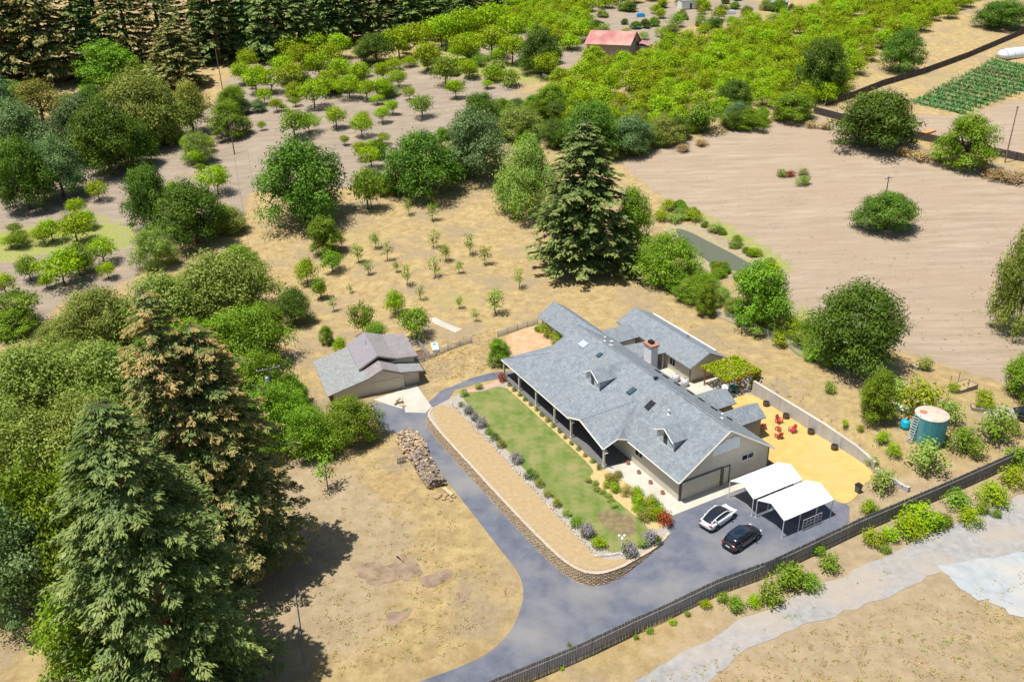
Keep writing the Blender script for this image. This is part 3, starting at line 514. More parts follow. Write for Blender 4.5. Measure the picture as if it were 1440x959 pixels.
# ---------------------------------------------------------------- annex house
A = hroot('guest_house', 18.1, 20.9, label='small beige cottage with low grey gable roof behind the chimney', cat='house')
m = MB(); gable_walls(m, 0, 0, 0, 17, [(0.1, -0.2), (5.7, -0.2), (5.7, 2.5), (2.9, 3.9), (0.1, 2.5)], M_SIDING); m.build('wall', A)
m = MB(); m.slab([(-0.35, -0.5, 2.5), (2.9, -0.5, 4.15), (2.9, 17.6, 4.15), (-0.35, 17.6, 2.5)], 0.14, M_ROOF); m.slab([(2.9, -0.5, 4.148), (6.2, -0.5, 2.5), (6.2, 17.6, 2.5), (2.9, 17.6, 4.148)], 0.14, M_ROOF); r = m.build('roof', A)
f = MB(); f.tube([(-0.4, -0.53, 2.4), (2.9, -0.53, 4.06), (6.25, -0.53, 2.4)], 0.09, M_DTRIM, 4); f.tube([(-0.4, -0.5, 2.42), (-0.4, 17.6, 2.42)], 0.07, M_DTRIM, 4); f.tube([(6.3, 2, 2.5), (6.3, 17, 2.5)], 0.12, M_WHITE, 4); f.build('gutter', r, kind='stuff')
f = MB()
for b in (0.05, 5.65): f.bb((b, -0.04, -0.2), (b+0.1, 0.08, 2.5), M_DTRIM)
f.build('corner_board', A, kind='stuff'); v = MB(); v.tube([(4.3, 6, 3.3), (4.3, 6, 4.0)], 0.06, M_BLACK); v.build('vent_pipe', A)
window_x(A, 0.1, 3.4, 4.6, 0.9, 2.0); window_x(A, 0.1, 12.8, 14.2, 0.9, 2.0); window_y(A, 2.8, 4.2, 0, 1.1, 2.2)
m = MB(); m.bb((0.02, 8.0, 0.05), (0.12, 9.0, 2.1), M_RWOOD); m.bb((0.06, 7.85, 0), (0.11, 8.0, 2.2), M_DTRIM); m.bb((0.06, 9.0, 0), (0.11, 9.15, 2.2), M_DTRIM); d = m.build('door', A); MB().bb((-0.04, 8.1, 1.0), (0.02, 8.2, 1.1), M_STEEL).build('handle', d)
# ---------------------------------------------------------------- detached garage
c0 = P(541, 551); dg = empty('detached_garage', (c0.x, c0.y, g(c0.x, c0.y)), HROT-math.radians(6), label='low beige garage with stepped brown and grey shingle roof by the driveway fork', cat='garage')
m = MB(); gable_walls(m, 0, 0, 0.0, 10.5, [(-7.2, -0.6), (3.0, -0.6), (3.0, 2.2), (0, 3.5), (-2.3, 2.6), (-7.2, 1.4)], M_SIDING); m.bb((2.9, 0.6, -0.6), (5.4, 8.6, 2.0), M_SIDING); m.build('wall', dg)
m = MB(); m.slab([(-8.2, -0.6, 1.55), (-2.2, -0.6, 3.0), (-2.2, 11, 3.0), (-8.2, 11, 1.55)], 0.14, M_ROOFG); m.build('left_roof', dg)
m = MB(); m.slab([(-2.2, -0.6, 3.005), (0, -0.6, 4.05), (0, 3.4, 4.05), (-2.2, 3.4, 3.005)], 0.14, M_ROOFB); m.slab([(0, -0.6, 4.048), (2.4, -0.6, 2.95), (2.4, 3.4, 2.95), (0, 3.4, 4.048)], 0.14, M_ROOFB); m.slab([(2.4, -0.6, 2.948), (6.0, -0.2, 2.25), (6.0, 3.4, 2.25), (2.4, 3.4, 2.948)], 0.14, M_ROOFG); m.build('front_roof', dg)
m = MB(); m.slab([(-2.9, 2.4, 3.15), (0, 2.4, 4.75), (0, 11.1, 4.75), (-2.9, 11.1, 3.15)], 0.16, mat('plum_shingle', (0.25, 0.225, 0.235), (0.30, 0.27, 0.28), 1.5, 0.9)); m.slab([(0, 2.4, 4.748), (2.7, 2.4, 3.75), (2.7, 11.1, 3.75), (0, 11.1, 4.748)], 0.16, M_ROOFB); m.slab([(2.7, 2.4, 3.748), (6.0, 2.4, 3.45), (6.0, 10.5, 3.45), (2.7, 11.1, 3.748)], 0.16, M_ROOFB)
m.tube([(-2.9, 2.35, 3.0), (0, 2.35, 4.6), (2.7, 2.35, 3.6), (6.0, 2.35, 3.3)], 0.14, M_DTRIM, 4); m.build('upper_roof', dg)
m = MB(); m.bb((0.0, 2.7, 1.5), (5.4, 8.6, 3.25), M_SIDING); m.build('upper_wall', dg)
m = MB(); m.bb((-1.6, -0.05, -0.5), (2.4, 0.03, 1.9), M_GDOOR); m.build('garage_door', dg); m = MB(); m.bb((3.2, 0.55, -0.5), (4.2, 0.62, 1.6), M_GDOOR); m.build('side_door', dg)
m = MB(); m.tube([(-0.6, 7.5, 4.3), (-0.6, 7.5, 5.2)], 0.06, M_STEEL); m.build('vent_pipe', dg); m = MB(); m.tube([(-2.3, -0.62, 2.9), (0, -0.62, 3.95), (2.5, -0.62, 2.85), (6.0, -0.25, 2.15)], 0.09, M_DTRIM, 4); m.build('fascia', dg)
# ---------------------------------------------------------------- carports
def carport(a0, a1, b0, b1, label):
    o = hroot('carport', b0, a0, label=label, cat='carport', group='white canvas carports'); am = (a1-a0)/2; ln = b1-b0; W = a1-a0
    c = MB(); prof = [(0.0, 2.28), (0.04, 2.36), (am*0.85, 3.08), (am, 3.2), (W-am*0.85, 3.08), (W-0.04, 2.36), (W, 2.28)]
    K = 9; rings = []
    vs = []; 
    for i in range(K):
        x = ln*i/(K-1); sag = 0.045*math.sin(math.pi*((i*3/(K-1)) % 1.0))
        vs += [(x, y, z-(sag if 0 < j < 6 and j != 3 else 0)) for j, (y, z) in enumerate(prof)]
    n = len(prof); c.add(vs, [(i*n+k, i*n+k+1, (i+1)*n+k+1, (i+1)*n+k) for i in range(K-1) for k in range(n-1)], M_CANVAS); cv = c.build('canopy', o); cv.modifiers.new('thick', 'SOLIDIFY').thickness = 0.02
    for x in (0.05, ln/3, 2*ln/3, ln-0.05):
        for y in (0.05, W-0.05):
            q = MB(); q.tube([(x, y, 0), (x, y, 2.28)], 0.045, M_WHITE, 8); q.bb((x-0.12, y-0.12, 0), (x+0.12, y+0.12, 0.04), M_STEEL); q.build('leg', o)
        q = MB(); q.tube([(x, 0.05, 2.25), (x, am, 3.16), (x, W-0.05, 2.25)], 0.035, M_WHITE, 6); q.build('rafter', o)
    q = MB(); q.tube([(0, am, 3.16), (ln, am, 3.16)], 0.035, M_WHITE, 6); q.build('ridge_pole', o)
carport(-6.05, -2.2, 5.2, 12.3, 'white canvas carport beside the garage wall'); carport(-10.4, -6.35, 5.4, 12.5, 'white canvas carport with lattice trellis leaning on its side, next to the fence')
tl = hroot('lattice_trellis', 8.0, -10.62, 0.04, label='white wooden lattice trellis leaning against the carport side', cat='trellis')
for k in range(4): MB().bb((0, -0.02, 0.1+k*0.42), (2.7, 0.02, 0.17+k*0.42), M_PICK).build('rail', tl)
for k in range(6): MB().bb((k*0.53, -0.05, 0), (k*0.53+0.07, -0.021, 1.5), M_PICK).build('slat', tl)
# ---------------------------------------------------------------- retaining walls
def stone_wall():
    root = empty('garden_retaining_wall', (WALL[20].x, WALL[20].y, -1), label='low stacked block retaining wall curving round the garden terrace', cat='retaining wall'); inv = root.location.copy()
    mb = MB(); cap = MB(); pts = [p.copy() for p in WALL]; L = [0]
    for i in range(1, len(pts)): L.append(L[-1]+(pts[i]-pts[i-1]).length)
    def at(s):
        for i in range(1, len(pts)):
            if s <= L[i] or i == len(pts)-1:
                t = (s-L[i-1])/(L[i]-L[i-1]); return pts[i-1].lerp(pts[i], t), (pts[i]-pts[i-1]).normalized()
    for row in range(10):
        s = 0.22*(row % 2); z = 0.02-0.165*(row+1)
        while s < L[-1]-0.3:
            p, t = at(s+0.22); n = Vector((-t.y, t.x, 0)); n = -n if n.dot(BX) > 0 and False else n
            if z > g(p.x, p.y)-0.2:
                out = 0.03+0.05*row+random.uniform(-0.02, 0.03); off = n*(-1 if n.dot(HW(-8, 14)-p) > 0 else 1)
                q = p+off*(out-0.1); mb.box((q.x-inv.x, q.y-inv.y, z+0.08-inv.z), (0.44-random.uniform(0.05, 0.08), 0.32, 0.135), M_STONE, math.atan2(t.y, t.x)+random.uniform(-0.04, 0.04))
                if row == 0: cap.box((q.x-inv.x, q.y-inv.y, 0.075-inv.z), (0.43, 0.3, 0.05), mat('capstone', (0.46, 0.36, 0.24), (0.58, 0.47, 0.33), 2, 0.95), math.atan2(t.y, t.x))
            s += 0.44
    mb.build('blocks', root, kind='stuff'); cap.build('capstones', root, kind='stuff')
    core = MB(); n = len(pts); core.add([(p.x-inv.x, p.y-inv.y, z-inv.z) for z in (0.02, -1.8) for p in pts], [(i, i+1, n+i+1, n+i) for i in range(n-1)], mat('wall_core', (0.10, 0.075, 0.05), rough=1)); core.build('core', root)
stone_wall()
cw = hroot('concrete_retaining_wall', 23.55, -6.6, label='long grey concrete retaining wall bounding the golden gravel yard', cat='retaining wall')
m = MB(); m.loft([[(-0.18, 0, -0.5), (0.18, 0, -0.5), (0.18, 0, 1.0), (-0.18, 0, 1.0)], [(-0.18, 3, -0.5), (0.18, 3, -0.5), (0.18, 3, 1.6), (-0.18, 3, 1.6)], [(-0.18, 8, -0.5), (0.18, 8, -0.5), (0.18, 8, 1.92), (-0.18, 8, 1.92)], [(-0.18, 20.6, -0.5), (0.18, 20.6, -0.5), (0.18, 20.6, 2.0), (-0.18, 20.6, 2.0)]], M_WCONC); m.build('wall_panel', cw)
for a in (5, 10.2, 15.4): MB().bb((-0.195, a, -0.3), (-0.18, a+0.05, 1.7), M_WOODG).build('joint', cw)
m = MB(); m.slab([(-0.2, 0, 1.03), (0.2, 0, 1.03), (0.2, 3, 1.63), (-0.2, 3, 1.63)], 0.06, M_CONC); m.slab([(-0.2, 3, 1.63), (0.2, 3, 1.63), (0.2, 8, 1.95), (-0.2, 8, 1.95)], 0.06, M_CONC); m.slab([(-0.2, 8, 1.95), (0.2, 8, 1.95), (0.2, 20.6, 2.03), (-0.2, 20.6, 2.03)], 0.06, M_CONC); m.build('coping', cw)
ew = hroot('low_concrete_kerb', 23.2, -6.9, label='short low concrete kerb wall at the gravel yard corner', cat='wall'); m = MB(); m.bb((-0.15, -4.6, -0.4), (0.2, 0, 0.55), M_WCONC); m.build('kerb', ew); m = MB(); m.bb((-0.2, -4.7, -0.4), (0.25, -4.35, 0.7), M_WCONC); m.build('end_block', ew)
# ---------------------------------------------------------------- pergola with vines
pg = hroot('pergola', 19.2, 14.9, label='redwood pergola covered in bright green vines beside the cottage', cat='pergola')
for b, a in ((0.1, 4.2), (0.1, 0.1), (5.6, 0.1), (5.6, 4.2), (2.8, 0.1)): q = MB(); q.bb((b, a, -0.1), (b+0.15, a+0.15, 2.4), M_RWOOD); q.build('post', pg)
for a in (0.1, 4.25): q = MB(); q.bb((-0.4, a-0.02, 2.4), (6.2, a+0.08, 2.62), M_RWOOD); q.build('beam', pg)
for k in range(12): q = MB(); q.bb((-0.1+k*0.52, -0.5, 2.62), (-0.03+k*0.52, 4.9, 2.76), M_RWOOD); q.build('rafter', pg)
# ---------------------------------------------------------------- foliage meshes
def leaf_mesh(name, C, Nn, size, tint, mt, aspect=0.6, along=None):
    n = len(C); R = rng.normal(size=(n, 3)) if along is None else np.cross(along, Nn)+rng.normal(size=(n, 3))*0.35; Nn = Nn/np.linalg.norm(Nn, axis=1, keepdims=True)
    T1 = np.cross(R, Nn); T1 /= np.linalg.norm(T1, axis=1, keepdims=True)+1e-9; T2 = np.cross(Nn, T1)
    s = (size*np.ones(n))[:, None]; bend = Nn*s*0.12
    V = np.stack([C-T1*s*0.55, C+T2*s*aspect*0.5+bend, C+T1*s*0.55, C-T2*s*aspect*0.5+bend], 1).reshape(-1, 3)
    me = bpy.data.meshes.new(name); me.vertices.add(4*n); me.vertices.foreach_set('co', V.astype(np.float32).ravel())
    me.loops.add(4*n); me.loops.foreach_set('vertex_index', np.arange(4*n, dtype=np.int32))
    me.polygons.add(n); me.polygons.foreach_set('loop_start', np.arange(0, 4*n, 4, dtype=np.int32)); me.polygons.foreach_set('loop_total', np.full(n, 4, dtype=np.int32))
    me.update(calc_edges=True); at = me.attributes.new('tint', 'FLOAT', 'FACE'); at.data.foreach_set('value', np.clip(tint, 0, 1).astype(np.float32)); me.materials.append(mt)
    return me
def clump_crown(name, D, Ht, z0, nclump, nleaf, size, mt, rc=(0.075, 0.175), flat=0.75, droop=0.0, dome=1.0):
    # clumps of leaves spread over an uneven ellipsoid shell from z0 to Ht, open undersides; top light painted into the leaf tint
    cz, hz = (z0+Ht)/2, (Ht-z0)/2; Cs = []; Ns = []; Ts = []; Ss = []
    lob = rng.uniform(0.70, 1.16, 7); lob2 = rng.uniform(0.72, 1.12, 7); ph = rng.uniform(0, 6.28)
    for k in range(nclump):
        u = (k+0.5)/nclump; th = k*2.39996+rng.uniform(-0.4, 0.4); r = D*rng.uniform(*rc)
        sph = 1-2*u; zc = 0.95*(sph*(1-dome)+dome*(1-2*u**0.85)); zn = (zc+1)/2
        rr = (1-dome)*math.sqrt(max(0, 1-zc*zc))+dome*(1-zn**2.1)**0.6*(0.86+0.14*min(1, zn/0.3)); fill = rng.uniform(0.72, 1.12) if rng.uniform() < 0.75 else rng.uniform(0.35, 0.72)
        if rng.uniform() < 0.17: continue
        ii = int((th+ph) % 6.283/6.284*7); lo = lob[ii]*zn+lob2[(ii*3) % 7]*(1-zn)+rng.uniform(-0.06, 0.06)
        q = (D/2*lo*1.04-r*0.8)*fill; c = np.array([math.cos(th)*rr*q, math.sin(th)*rr*q, cz+zc*(hz-r*0.55)*(1 if zc < 0 else rng.uniform(0.70, 1.06)*(0.75+0.25*lo))])
        n = int(nleaf*(r/(D*np.mean(rc)))**2)
        d = rng.normal(size=(n, 3)); d /= np.linalg.norm(d, axis=1, keepdims=True); fl = (d[:, 2] < 0) & (rng.uniform(size=n) < 0.6); d[fl, 2] *= -1
        rad = r*(np.where(rng.uniform(size=n) < 0.12, rng.uniform(1.0, 1.45, n), rng.uniform(0.2, 1.1, n))**0.7)[:, None]*np.array([1, 1, flat])*rng.uniform(0.85, 1.15, (n, 3)); p = c+d*rad
        if droop: p[:, 2] -= droop*rng.uniform(0, 1, n)**2*r
        p[:, 2] = np.maximum(p[:, 2], 0.05)
        Cs.append(p); Ns.append(d*0.9+np.array([0, 0, 0.5])+rng.normal(size=(n, 3))*0.45); ct = rng.uniform(-0.2, 0.2)
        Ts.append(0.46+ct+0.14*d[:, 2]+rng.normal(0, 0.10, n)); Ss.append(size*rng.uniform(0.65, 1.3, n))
    return leaf_mesh(name, np.concatenate(Cs), np.concatenate(Ns), np.concatenate(Ss), np.concatenate(Ts), mt)
def trunk_mesh(name, D, Ht, z0, r, nl, mt, lean=0.3):
    mb = MB(); top = z0+(Ht-z0)*0.55; k = [(0, 0, -0.3), (rng.uniform(-lean, lean)*0.3, rng.uniform(-lean, lean)*0.3, z0*0.6), (rng.uniform(-lean, lean), rng.uniform(-lean, lean), top)]
    mb.tube(k, r, mt, 7, r*0.45)
    for i in range(nl):
        th = i*6.283/nl+rng.uniform(-0.4, 0.4); s = rng.uniform(0.25, 0.6); p = Vector(k[1]).lerp(Vector(k[2]), s)
        q = Vector((math.cos(th)*D*0.36, math.sin(th)*D*0.36, z0+(Ht-z0)*rng.uniform(0.35, 0.75))); mb.tube([p, p.lerp(q, 0.5)+Vector((0, 0, -0.05*D)), q], r*0.45, mt, 5, r*0.12)
    me = mb.build(name); m = me.data; bpy.data.objects.remove(me); m.polygons.foreach_set('use_smooth', [True]*len(m.polygons)); return m
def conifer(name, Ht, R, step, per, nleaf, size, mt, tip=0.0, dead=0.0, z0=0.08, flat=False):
    Cs = []; Ns = []; Ts = []; Ss = []; As = []; mb = MB(); r0 = Ht*0.016; mb.tube([(0, 0, -0.5), (0, 0, Ht*0.4), (0, 0, Ht*0.8), (0, 0, Ht)], r0, M_RBARK, 8, 0.03)
    z = Ht*z0
    while z < Ht*0.99:
        u = z/Ht; Rm = R*(1-u)**0.56*(0.7+0.3*min(1, u/0.15))+0.25
        for k in range(per):
            th = rng.uniform(0, 6.283); Lb = Rm*rng.uniform(0.62, 1.12)
            if rng.uniform() < 0.12: Lb *= 1.18
            n = max(3, int(nleaf*Lb/R+3)); s = rng.uniform(0.18, 1.0, n)**0.7
            dth = np.array([math.cos(th), math.sin(th)]); per_ = np.array([-dth[1], dth[0]])
            wid = 0.27*Lb*np.sin(np.pi*np.clip(s, 0.05, 0.97))**0.7+0.12; lat = rng.uniform(-1, 1, n)*wid*(0.55+0.45*np.sin(s*26+th*5))
            zz = z+Lb*(0.22*s-0.42*s*s)+rng.normal(0, 0.12, n)*Lb*0.14-np.abs(lat)*0.25
            p = np.stack([dth[0]*s*Lb+per_[0]*lat, dth[1]*s*Lb+per_[1]*lat, zz], 1)
            As.append(np.stack([dth[0]+per_[0]*np.sign(lat)*0.6, dth[1]+per_[1]*np.sign(lat)*0.6, -0.35+0*s], 1)); Cs.append(p); Ns.append(np.stack([dth[0]*0.55+0*s, dth[1]*0.55+0*s, 1.0+0*s], 1)+rng.normal(size=(n, 3))*0.4)
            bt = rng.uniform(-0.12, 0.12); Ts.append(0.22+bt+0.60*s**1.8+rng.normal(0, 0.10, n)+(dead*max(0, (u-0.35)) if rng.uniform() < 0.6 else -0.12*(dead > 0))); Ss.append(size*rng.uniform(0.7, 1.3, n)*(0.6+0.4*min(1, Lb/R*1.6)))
            if nleaf > 30 and rng.uniform() < 0.5: mb.tube([(0, 0, z), (dth[0]*Lb*0.5, dth[1]*Lb*0.5, z+Lb*0.0), (dth[0]*Lb*0.9, dth[1]*Lb*0.9, z-Lb*0.15)], 0.07, M_RBARK, 4, 0.015)
        z += step*(0.6+0.8*rng.uniform())*(0.55+0.45*(1-u))
    t = mb.build(name+'_t'); tm = t.data; bpy.data.objects.remove(t)
    return leaf_mesh(name, np.concatenate(Cs), np.concatenate(Ns), np.concatenate(Ss), np.concatenate(Ts), mt, 0.34, np.concatenate(As)), tm
SPEC = {}
def spec(key, D, Ht, variants): SPEC[key] = (D, Ht, variants)
def broad(key, D, Ht, z0, nc, nl, size, mt, nv, r, **kw):
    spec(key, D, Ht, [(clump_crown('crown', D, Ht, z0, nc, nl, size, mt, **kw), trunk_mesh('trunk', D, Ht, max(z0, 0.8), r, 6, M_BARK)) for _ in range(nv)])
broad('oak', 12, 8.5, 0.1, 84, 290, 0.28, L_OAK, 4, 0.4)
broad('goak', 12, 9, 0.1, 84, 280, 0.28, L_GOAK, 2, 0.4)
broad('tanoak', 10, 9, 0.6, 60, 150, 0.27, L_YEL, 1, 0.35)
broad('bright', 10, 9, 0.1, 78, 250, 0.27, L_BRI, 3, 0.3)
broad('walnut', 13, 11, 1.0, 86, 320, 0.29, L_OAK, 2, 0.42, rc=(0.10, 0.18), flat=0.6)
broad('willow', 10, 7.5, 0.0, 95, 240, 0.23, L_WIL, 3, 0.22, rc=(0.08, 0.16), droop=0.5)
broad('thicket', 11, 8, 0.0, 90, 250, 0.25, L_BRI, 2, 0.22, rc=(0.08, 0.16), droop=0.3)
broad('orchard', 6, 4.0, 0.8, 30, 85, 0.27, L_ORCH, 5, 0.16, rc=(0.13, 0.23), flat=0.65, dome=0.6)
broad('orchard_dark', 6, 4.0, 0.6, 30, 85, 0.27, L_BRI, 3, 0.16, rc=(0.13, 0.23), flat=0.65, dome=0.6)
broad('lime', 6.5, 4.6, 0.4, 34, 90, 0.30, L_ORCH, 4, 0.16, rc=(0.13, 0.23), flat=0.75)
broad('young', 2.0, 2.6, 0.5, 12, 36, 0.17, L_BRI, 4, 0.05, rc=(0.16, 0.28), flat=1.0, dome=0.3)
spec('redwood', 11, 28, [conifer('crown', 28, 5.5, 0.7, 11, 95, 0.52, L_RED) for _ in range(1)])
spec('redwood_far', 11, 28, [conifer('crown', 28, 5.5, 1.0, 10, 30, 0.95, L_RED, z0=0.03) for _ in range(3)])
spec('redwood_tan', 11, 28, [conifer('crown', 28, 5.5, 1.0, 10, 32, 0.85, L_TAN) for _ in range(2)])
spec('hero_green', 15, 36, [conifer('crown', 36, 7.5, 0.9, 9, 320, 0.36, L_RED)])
spec('hero_tan', 13, 36, [conifer('crown', 36, 6.5, 0.85, 9, 250, 0.36, L_TAN, dead=0.42) for _ in range(2)])
cnt = {}
def tree_at(key, loc, D, Ht, name, label, group=None, cat='tree', rz=None):
    D0, H0, vs = SPEC[key]; i = cnt.get(key, 0); cnt[key] = i+1; cr, tk = vs[i % len(vs)]
    o = empty(name, loc, random.uniform(0, 6.28) if rz is None else rz, label=label, cat=cat, group=group); o.scale = (D/D0, D/D0, Ht/H0)
    for nm, me in (('trunk', tk), ('crown', cr)):
        c = bpy.data.objects.new(nm, me); COL.objects.link(c); c.parent = o
    return o
def tree(key, x0, y0, x1, y1, name, label, group=None, hug=0.55, cat='tree', kD=1.0):
    cx = bx = (x0+x1)/2; wpx = x1-x0
    for _ in range(3):
        p = P(bx, y1); _, _, s = proj(p); dep = math.atan2(CAM_H-p.z, math.hypot(p.x, p.y))
        p = P(bx, y1-hug*0.5*wpx*math.sin(dep)); px, py, s = proj(p); D = wpx/s*kD
        Ht = max(1.0, (py-y0)/(s*math.cos(dep))-0.10*D*math.tan(dep)); m = proj(p+Vector((0, 0, Ht*0.55))); bx += cx-m[0]
    return tree_at(key, p, D, Ht, name, label, group, cat)
# ---------------------------------------------------------------- big trees one by one
T = tree
T('oak', 1202, 266, 1300, 334, 'oak_tree', 'round dark oak standing alone in the bare field', hug=0.75)
T('oak', 1168, 124, 1297, 213, 'oak_tree', 'wide spreading oak at the field corner beside the dark fence', hug=0.45)
T('bright', 1320, 158, 1410, 243, 'shade_tree', 'bright green round tree in front of the dark fence by the utility pole', hug=0.6)
T('willow', 1406, 296, 1500, 470, 'oak_tree', 'tall olive-tan tree at the field edge casting a dark shadow', hug=0.1)
T('bright', 1413, 482, 1500, 572, 'shade_tree', 'green tree beside the gravel heap and parked dark vehicle')
T('walnut', 1142, 392, 1292, 532, 'walnut_tree', 'large spreading tree behind the wire fence near the water tank', hug=0.4)
T('bright', 1018, 362, 1128, 474, 'laurel_tree', 'dense green tree between the pond and the wire fence', hug=0.6)
T('thicket', 885, 322, 992, 404, 'willow_shrub', 'rounded green willow shrub on the near bank of the pond')
T('thicket', 945, 384, 1014, 430, 'willow_shrub', 'low green shrub on the wire fence below the pond'); T('bright', 976, 396, 1012, 446, 'small_tree', 'small dark tree leaning on the wire fence near the pond', hug=0.3)
T('redwood', 757, 180, 886, 394, 'redwood_tree', 'large broad redwood standing on the dry grass behind the house', hug=0.62, kD=1.25)
T('bright', 856, 262, 922, 372, 'broadleaf_tree', 'leafy green tree tucked against the redwood behind the house')
T('willow', 694, 190, 792, 312, 'willow_tree', 'grey-green willow left of the big redwood behind the house', hug=0.6)
T('oak', 352, 192, 490, 326, 'oak_tree', 'big dark round oak between the upper orchard and the dry grass', hug=0.7)
T('orchard_dark', 486, 232, 542, 298, 'fruit_tree', 'light green fruit tree squeezed between two dark oaks', hug=0.3)
T('oak', 533, 180, 648, 285, 'oak_tree', 'very dark oak at the top edge of the dry young orchard', hug=0.65); T('goak', 610, 150, 722, 258, 'oak_tree', 'grey-green oak beside the very dark oak', hug=0.55)
T('oak', 640, 128, 705, 190, 'oak_tree', 'dark green tree above the grey-green oak', hug=0.6); T('bright', 424, 300, 488, 364, 'round_tree', 'round mid-green tree at the head of the small fruit trees', hug=0.5)
T('oak', 166, 228, 243, 328, 'oak_tree', 'dark oak with bright top at the left orchard corner', hug=0.6); T('oak', 214, 250, 322, 352, 'oak_tree', 'dark oak beside the feathery shrubs below the left orchard', hug=0.6)
T('willow', 181, 312, 246, 382, 'willow_shrub', 'olive shrub at the foot of the two left dark oaks'); T('willow', 283, 285, 348, 332, 'willow_shrub', 'pale feathery shrub on the right of the left dark oaks')
T('oak', 728, 38, 792, 106, 'oak_tree', 'dark oak beside the blue pool cover up the slope', hug=0.5); T('oak', 494, 46, 562, 92, 'oak_tree', 'dark round oak at the top of the upper orchard', hug=0.5)
T('oak', 1118, 52, 1196, 140, 'oak_tree', 'dark oak at the corner of the dense orchard and field', hug=0.6); T('oak', 1238, 40, 1302, 104, 'oak_tree', 'dark oak on the upper side of the board fence', hug=0.5); T('oak', 1372, 0, 1450, 42, 'oak_tree', 'dark oak at the top of the board fence'); T('bright', 1080, 128, 1152, 172, 'willow_shrub', 'bushy bright shrub at the upper edge of the bare field')
T('oak', 1004, 110, 1062, 158, 'oak_tree', 'dark tree standing among the dense lime orchard trees'); T('oak', 785, 140, 872, 228, 'oak_tree', 'dark green tree behind the top of the big redwood')
T('goak', 845, 158, 925, 222, 'oak_tree', 'grey-green tree at the lower edge of the dense orchard'); T('willow', 900, 160, 968, 206, 'willow_shrub', 'olive shrub at the tip of the bare field'); T('orchard_dark', 960, 140, 1020, 190, 'fruit_tree', 'green tree on the boundary of orchard and bare field'); T('thicket', 1010, 150, 1085, 182, 'willow_shrub', 'low green thicket along the top of the bare field')
T('willow', 690, 145, 765, 200, 'willow_shrub', 'olive green tree between the dark oaks and the dense orchard'); T('bright', 745, 118, 805, 165, 'broadleaf_tree', 'bright green tree below the blue pool cover')
# woods on the left
WD = 'woodland trees on the left slope'
for k, (key, b) in enumerate([('goak', (-30, 140, 78, 242)), ('goak', (58, 128, 160, 232)), ('oak', (92, 138, 196, 252)), ('willow', (128, 92, 248, 212)), ('willow', (175, 112, 270, 205)), ('tanoak', (228, 108, 298, 192)), ('oak', (-20, 188, 70, 300)), ('goak', (35, 186, 118, 282)), ('oak', (140, 160, 215, 240)), ('bright', (100, 58, 200, 132)), ('tanoak', (5, 108, 100, 180)), ('bright', (288, 140, 350, 198)), ('willow', (250, 180, 300, 232)), ('goak', (-60, 100, 30, 190)), ('thicket', (300, 118, 348, 165))]):
    lab = {'goak': 'grey-green oak in the woods left of the upper orchard', 'oak': 'dark oak in the woods left of the upper orchard', 'willow': 'pale grey-green willow in the woods left of the upper orchard', 'tanoak': 'yellow-tan oak in the woods left of the upper orchard', 'bright': 'bright green tree in the woods left of the upper orchard', 'thicket': 'green thicket beside the leaning pole in the upper orchard'}[key]
    T(key, *b, 'woodland_tree', lab, WD, hug=0.5)
TH_ = 'feathery shrubs filling the left bank'
EXTRA = {0: 'olive feathery shrub at the edge of the left orchard soil', 3: 'dense green shrub reaching the dry grass near the small fruit trees', 11: 'dense green shrub around the foot of the transformer pole', 15: 'dense green shrub beside the large rounded driveway shrub', 2: 'wide olive shrub just below the left dark oaks'}
for bi, (key, b) in enumerate([('willow', (72, 392, 192, 500)), ('willow', (150, 375, 292, 490)), ('willow', (228, 345, 384, 462)), ('thicket', (290, 340, 380, 412)), ('thicket', (265, 420, 405, 530)), ('thicket', (200, 440, 330, 560)), ('willow', (-40, 465, 130, 610)), ('willow', (60, 470, 215, 600)), ('thicket', (310, 480, 420, 600)), ('willow', (-60, 560, 110, 720)), ('willow', (40, 545, 190, 690)), ('thicket', (330, 530, 432, 640)), ('thicket', (-40, 640, 140, 850)), ('goak', (-70, 700, 90, 880)), ('thicket', (60, 610, 200, 770)), ('thicket', (380, 560, 480, 650)), ('bright', (-30, 430, 56, 478)), ('willow', (180, 385, 300, 455))]):
    T(key, *b, 'bank_shrub', EXTRA.get(bi) or {'willow': 'olive feathery willow shrub on the left bank behind the redwoods', 'thicket': 'dense mid-green shrub on the left bank behind the redwoods', 'goak': 'dark green tree in the lower left corner under the redwoods', 'bright': 'bright round shrub at the left orchard edge'}[key], TH_, hug=0.5)
T('thicket', 447, 552, 537, 634, 'driveway_shrub', 'large rounded green shrub beside the driveway fork by the detached garage'); T('bright', 25, 822, 215, 1010, 'bright_shrub', 'bright yellow-green shrub at the foot of the tall redwoods', hug=0.3)
def hero(key, base, topy, D, name, label):
    p = P(*base); px, py, s = proj(p); dep = math.atan2(CAM_H-p.z, math.hypot(p.x, p.y)); lo, hi = 5, 60
    for _ in range(30):
        m = (lo+hi)/2
        if proj(p+Vector((0, 0, m)))[1] > topy: lo = m
        else: hi = m
    tree_at(key, p, D, lo, name, label)
hero('hero_tan', (300, 815), 405, 14.5, 'redwood_tree', 'tall redwood with a browning pointed top behind the near green redwood'); hero('hero_tan', (345, 800), 452, 16.5, 'redwood_tree', 'tan-tipped redwood beside the utility pole with transformer')
hero('hero_green', (262, 985), 560, 19, 'redwood_tree', 'tall green redwood with bare upper trunk on the near left')
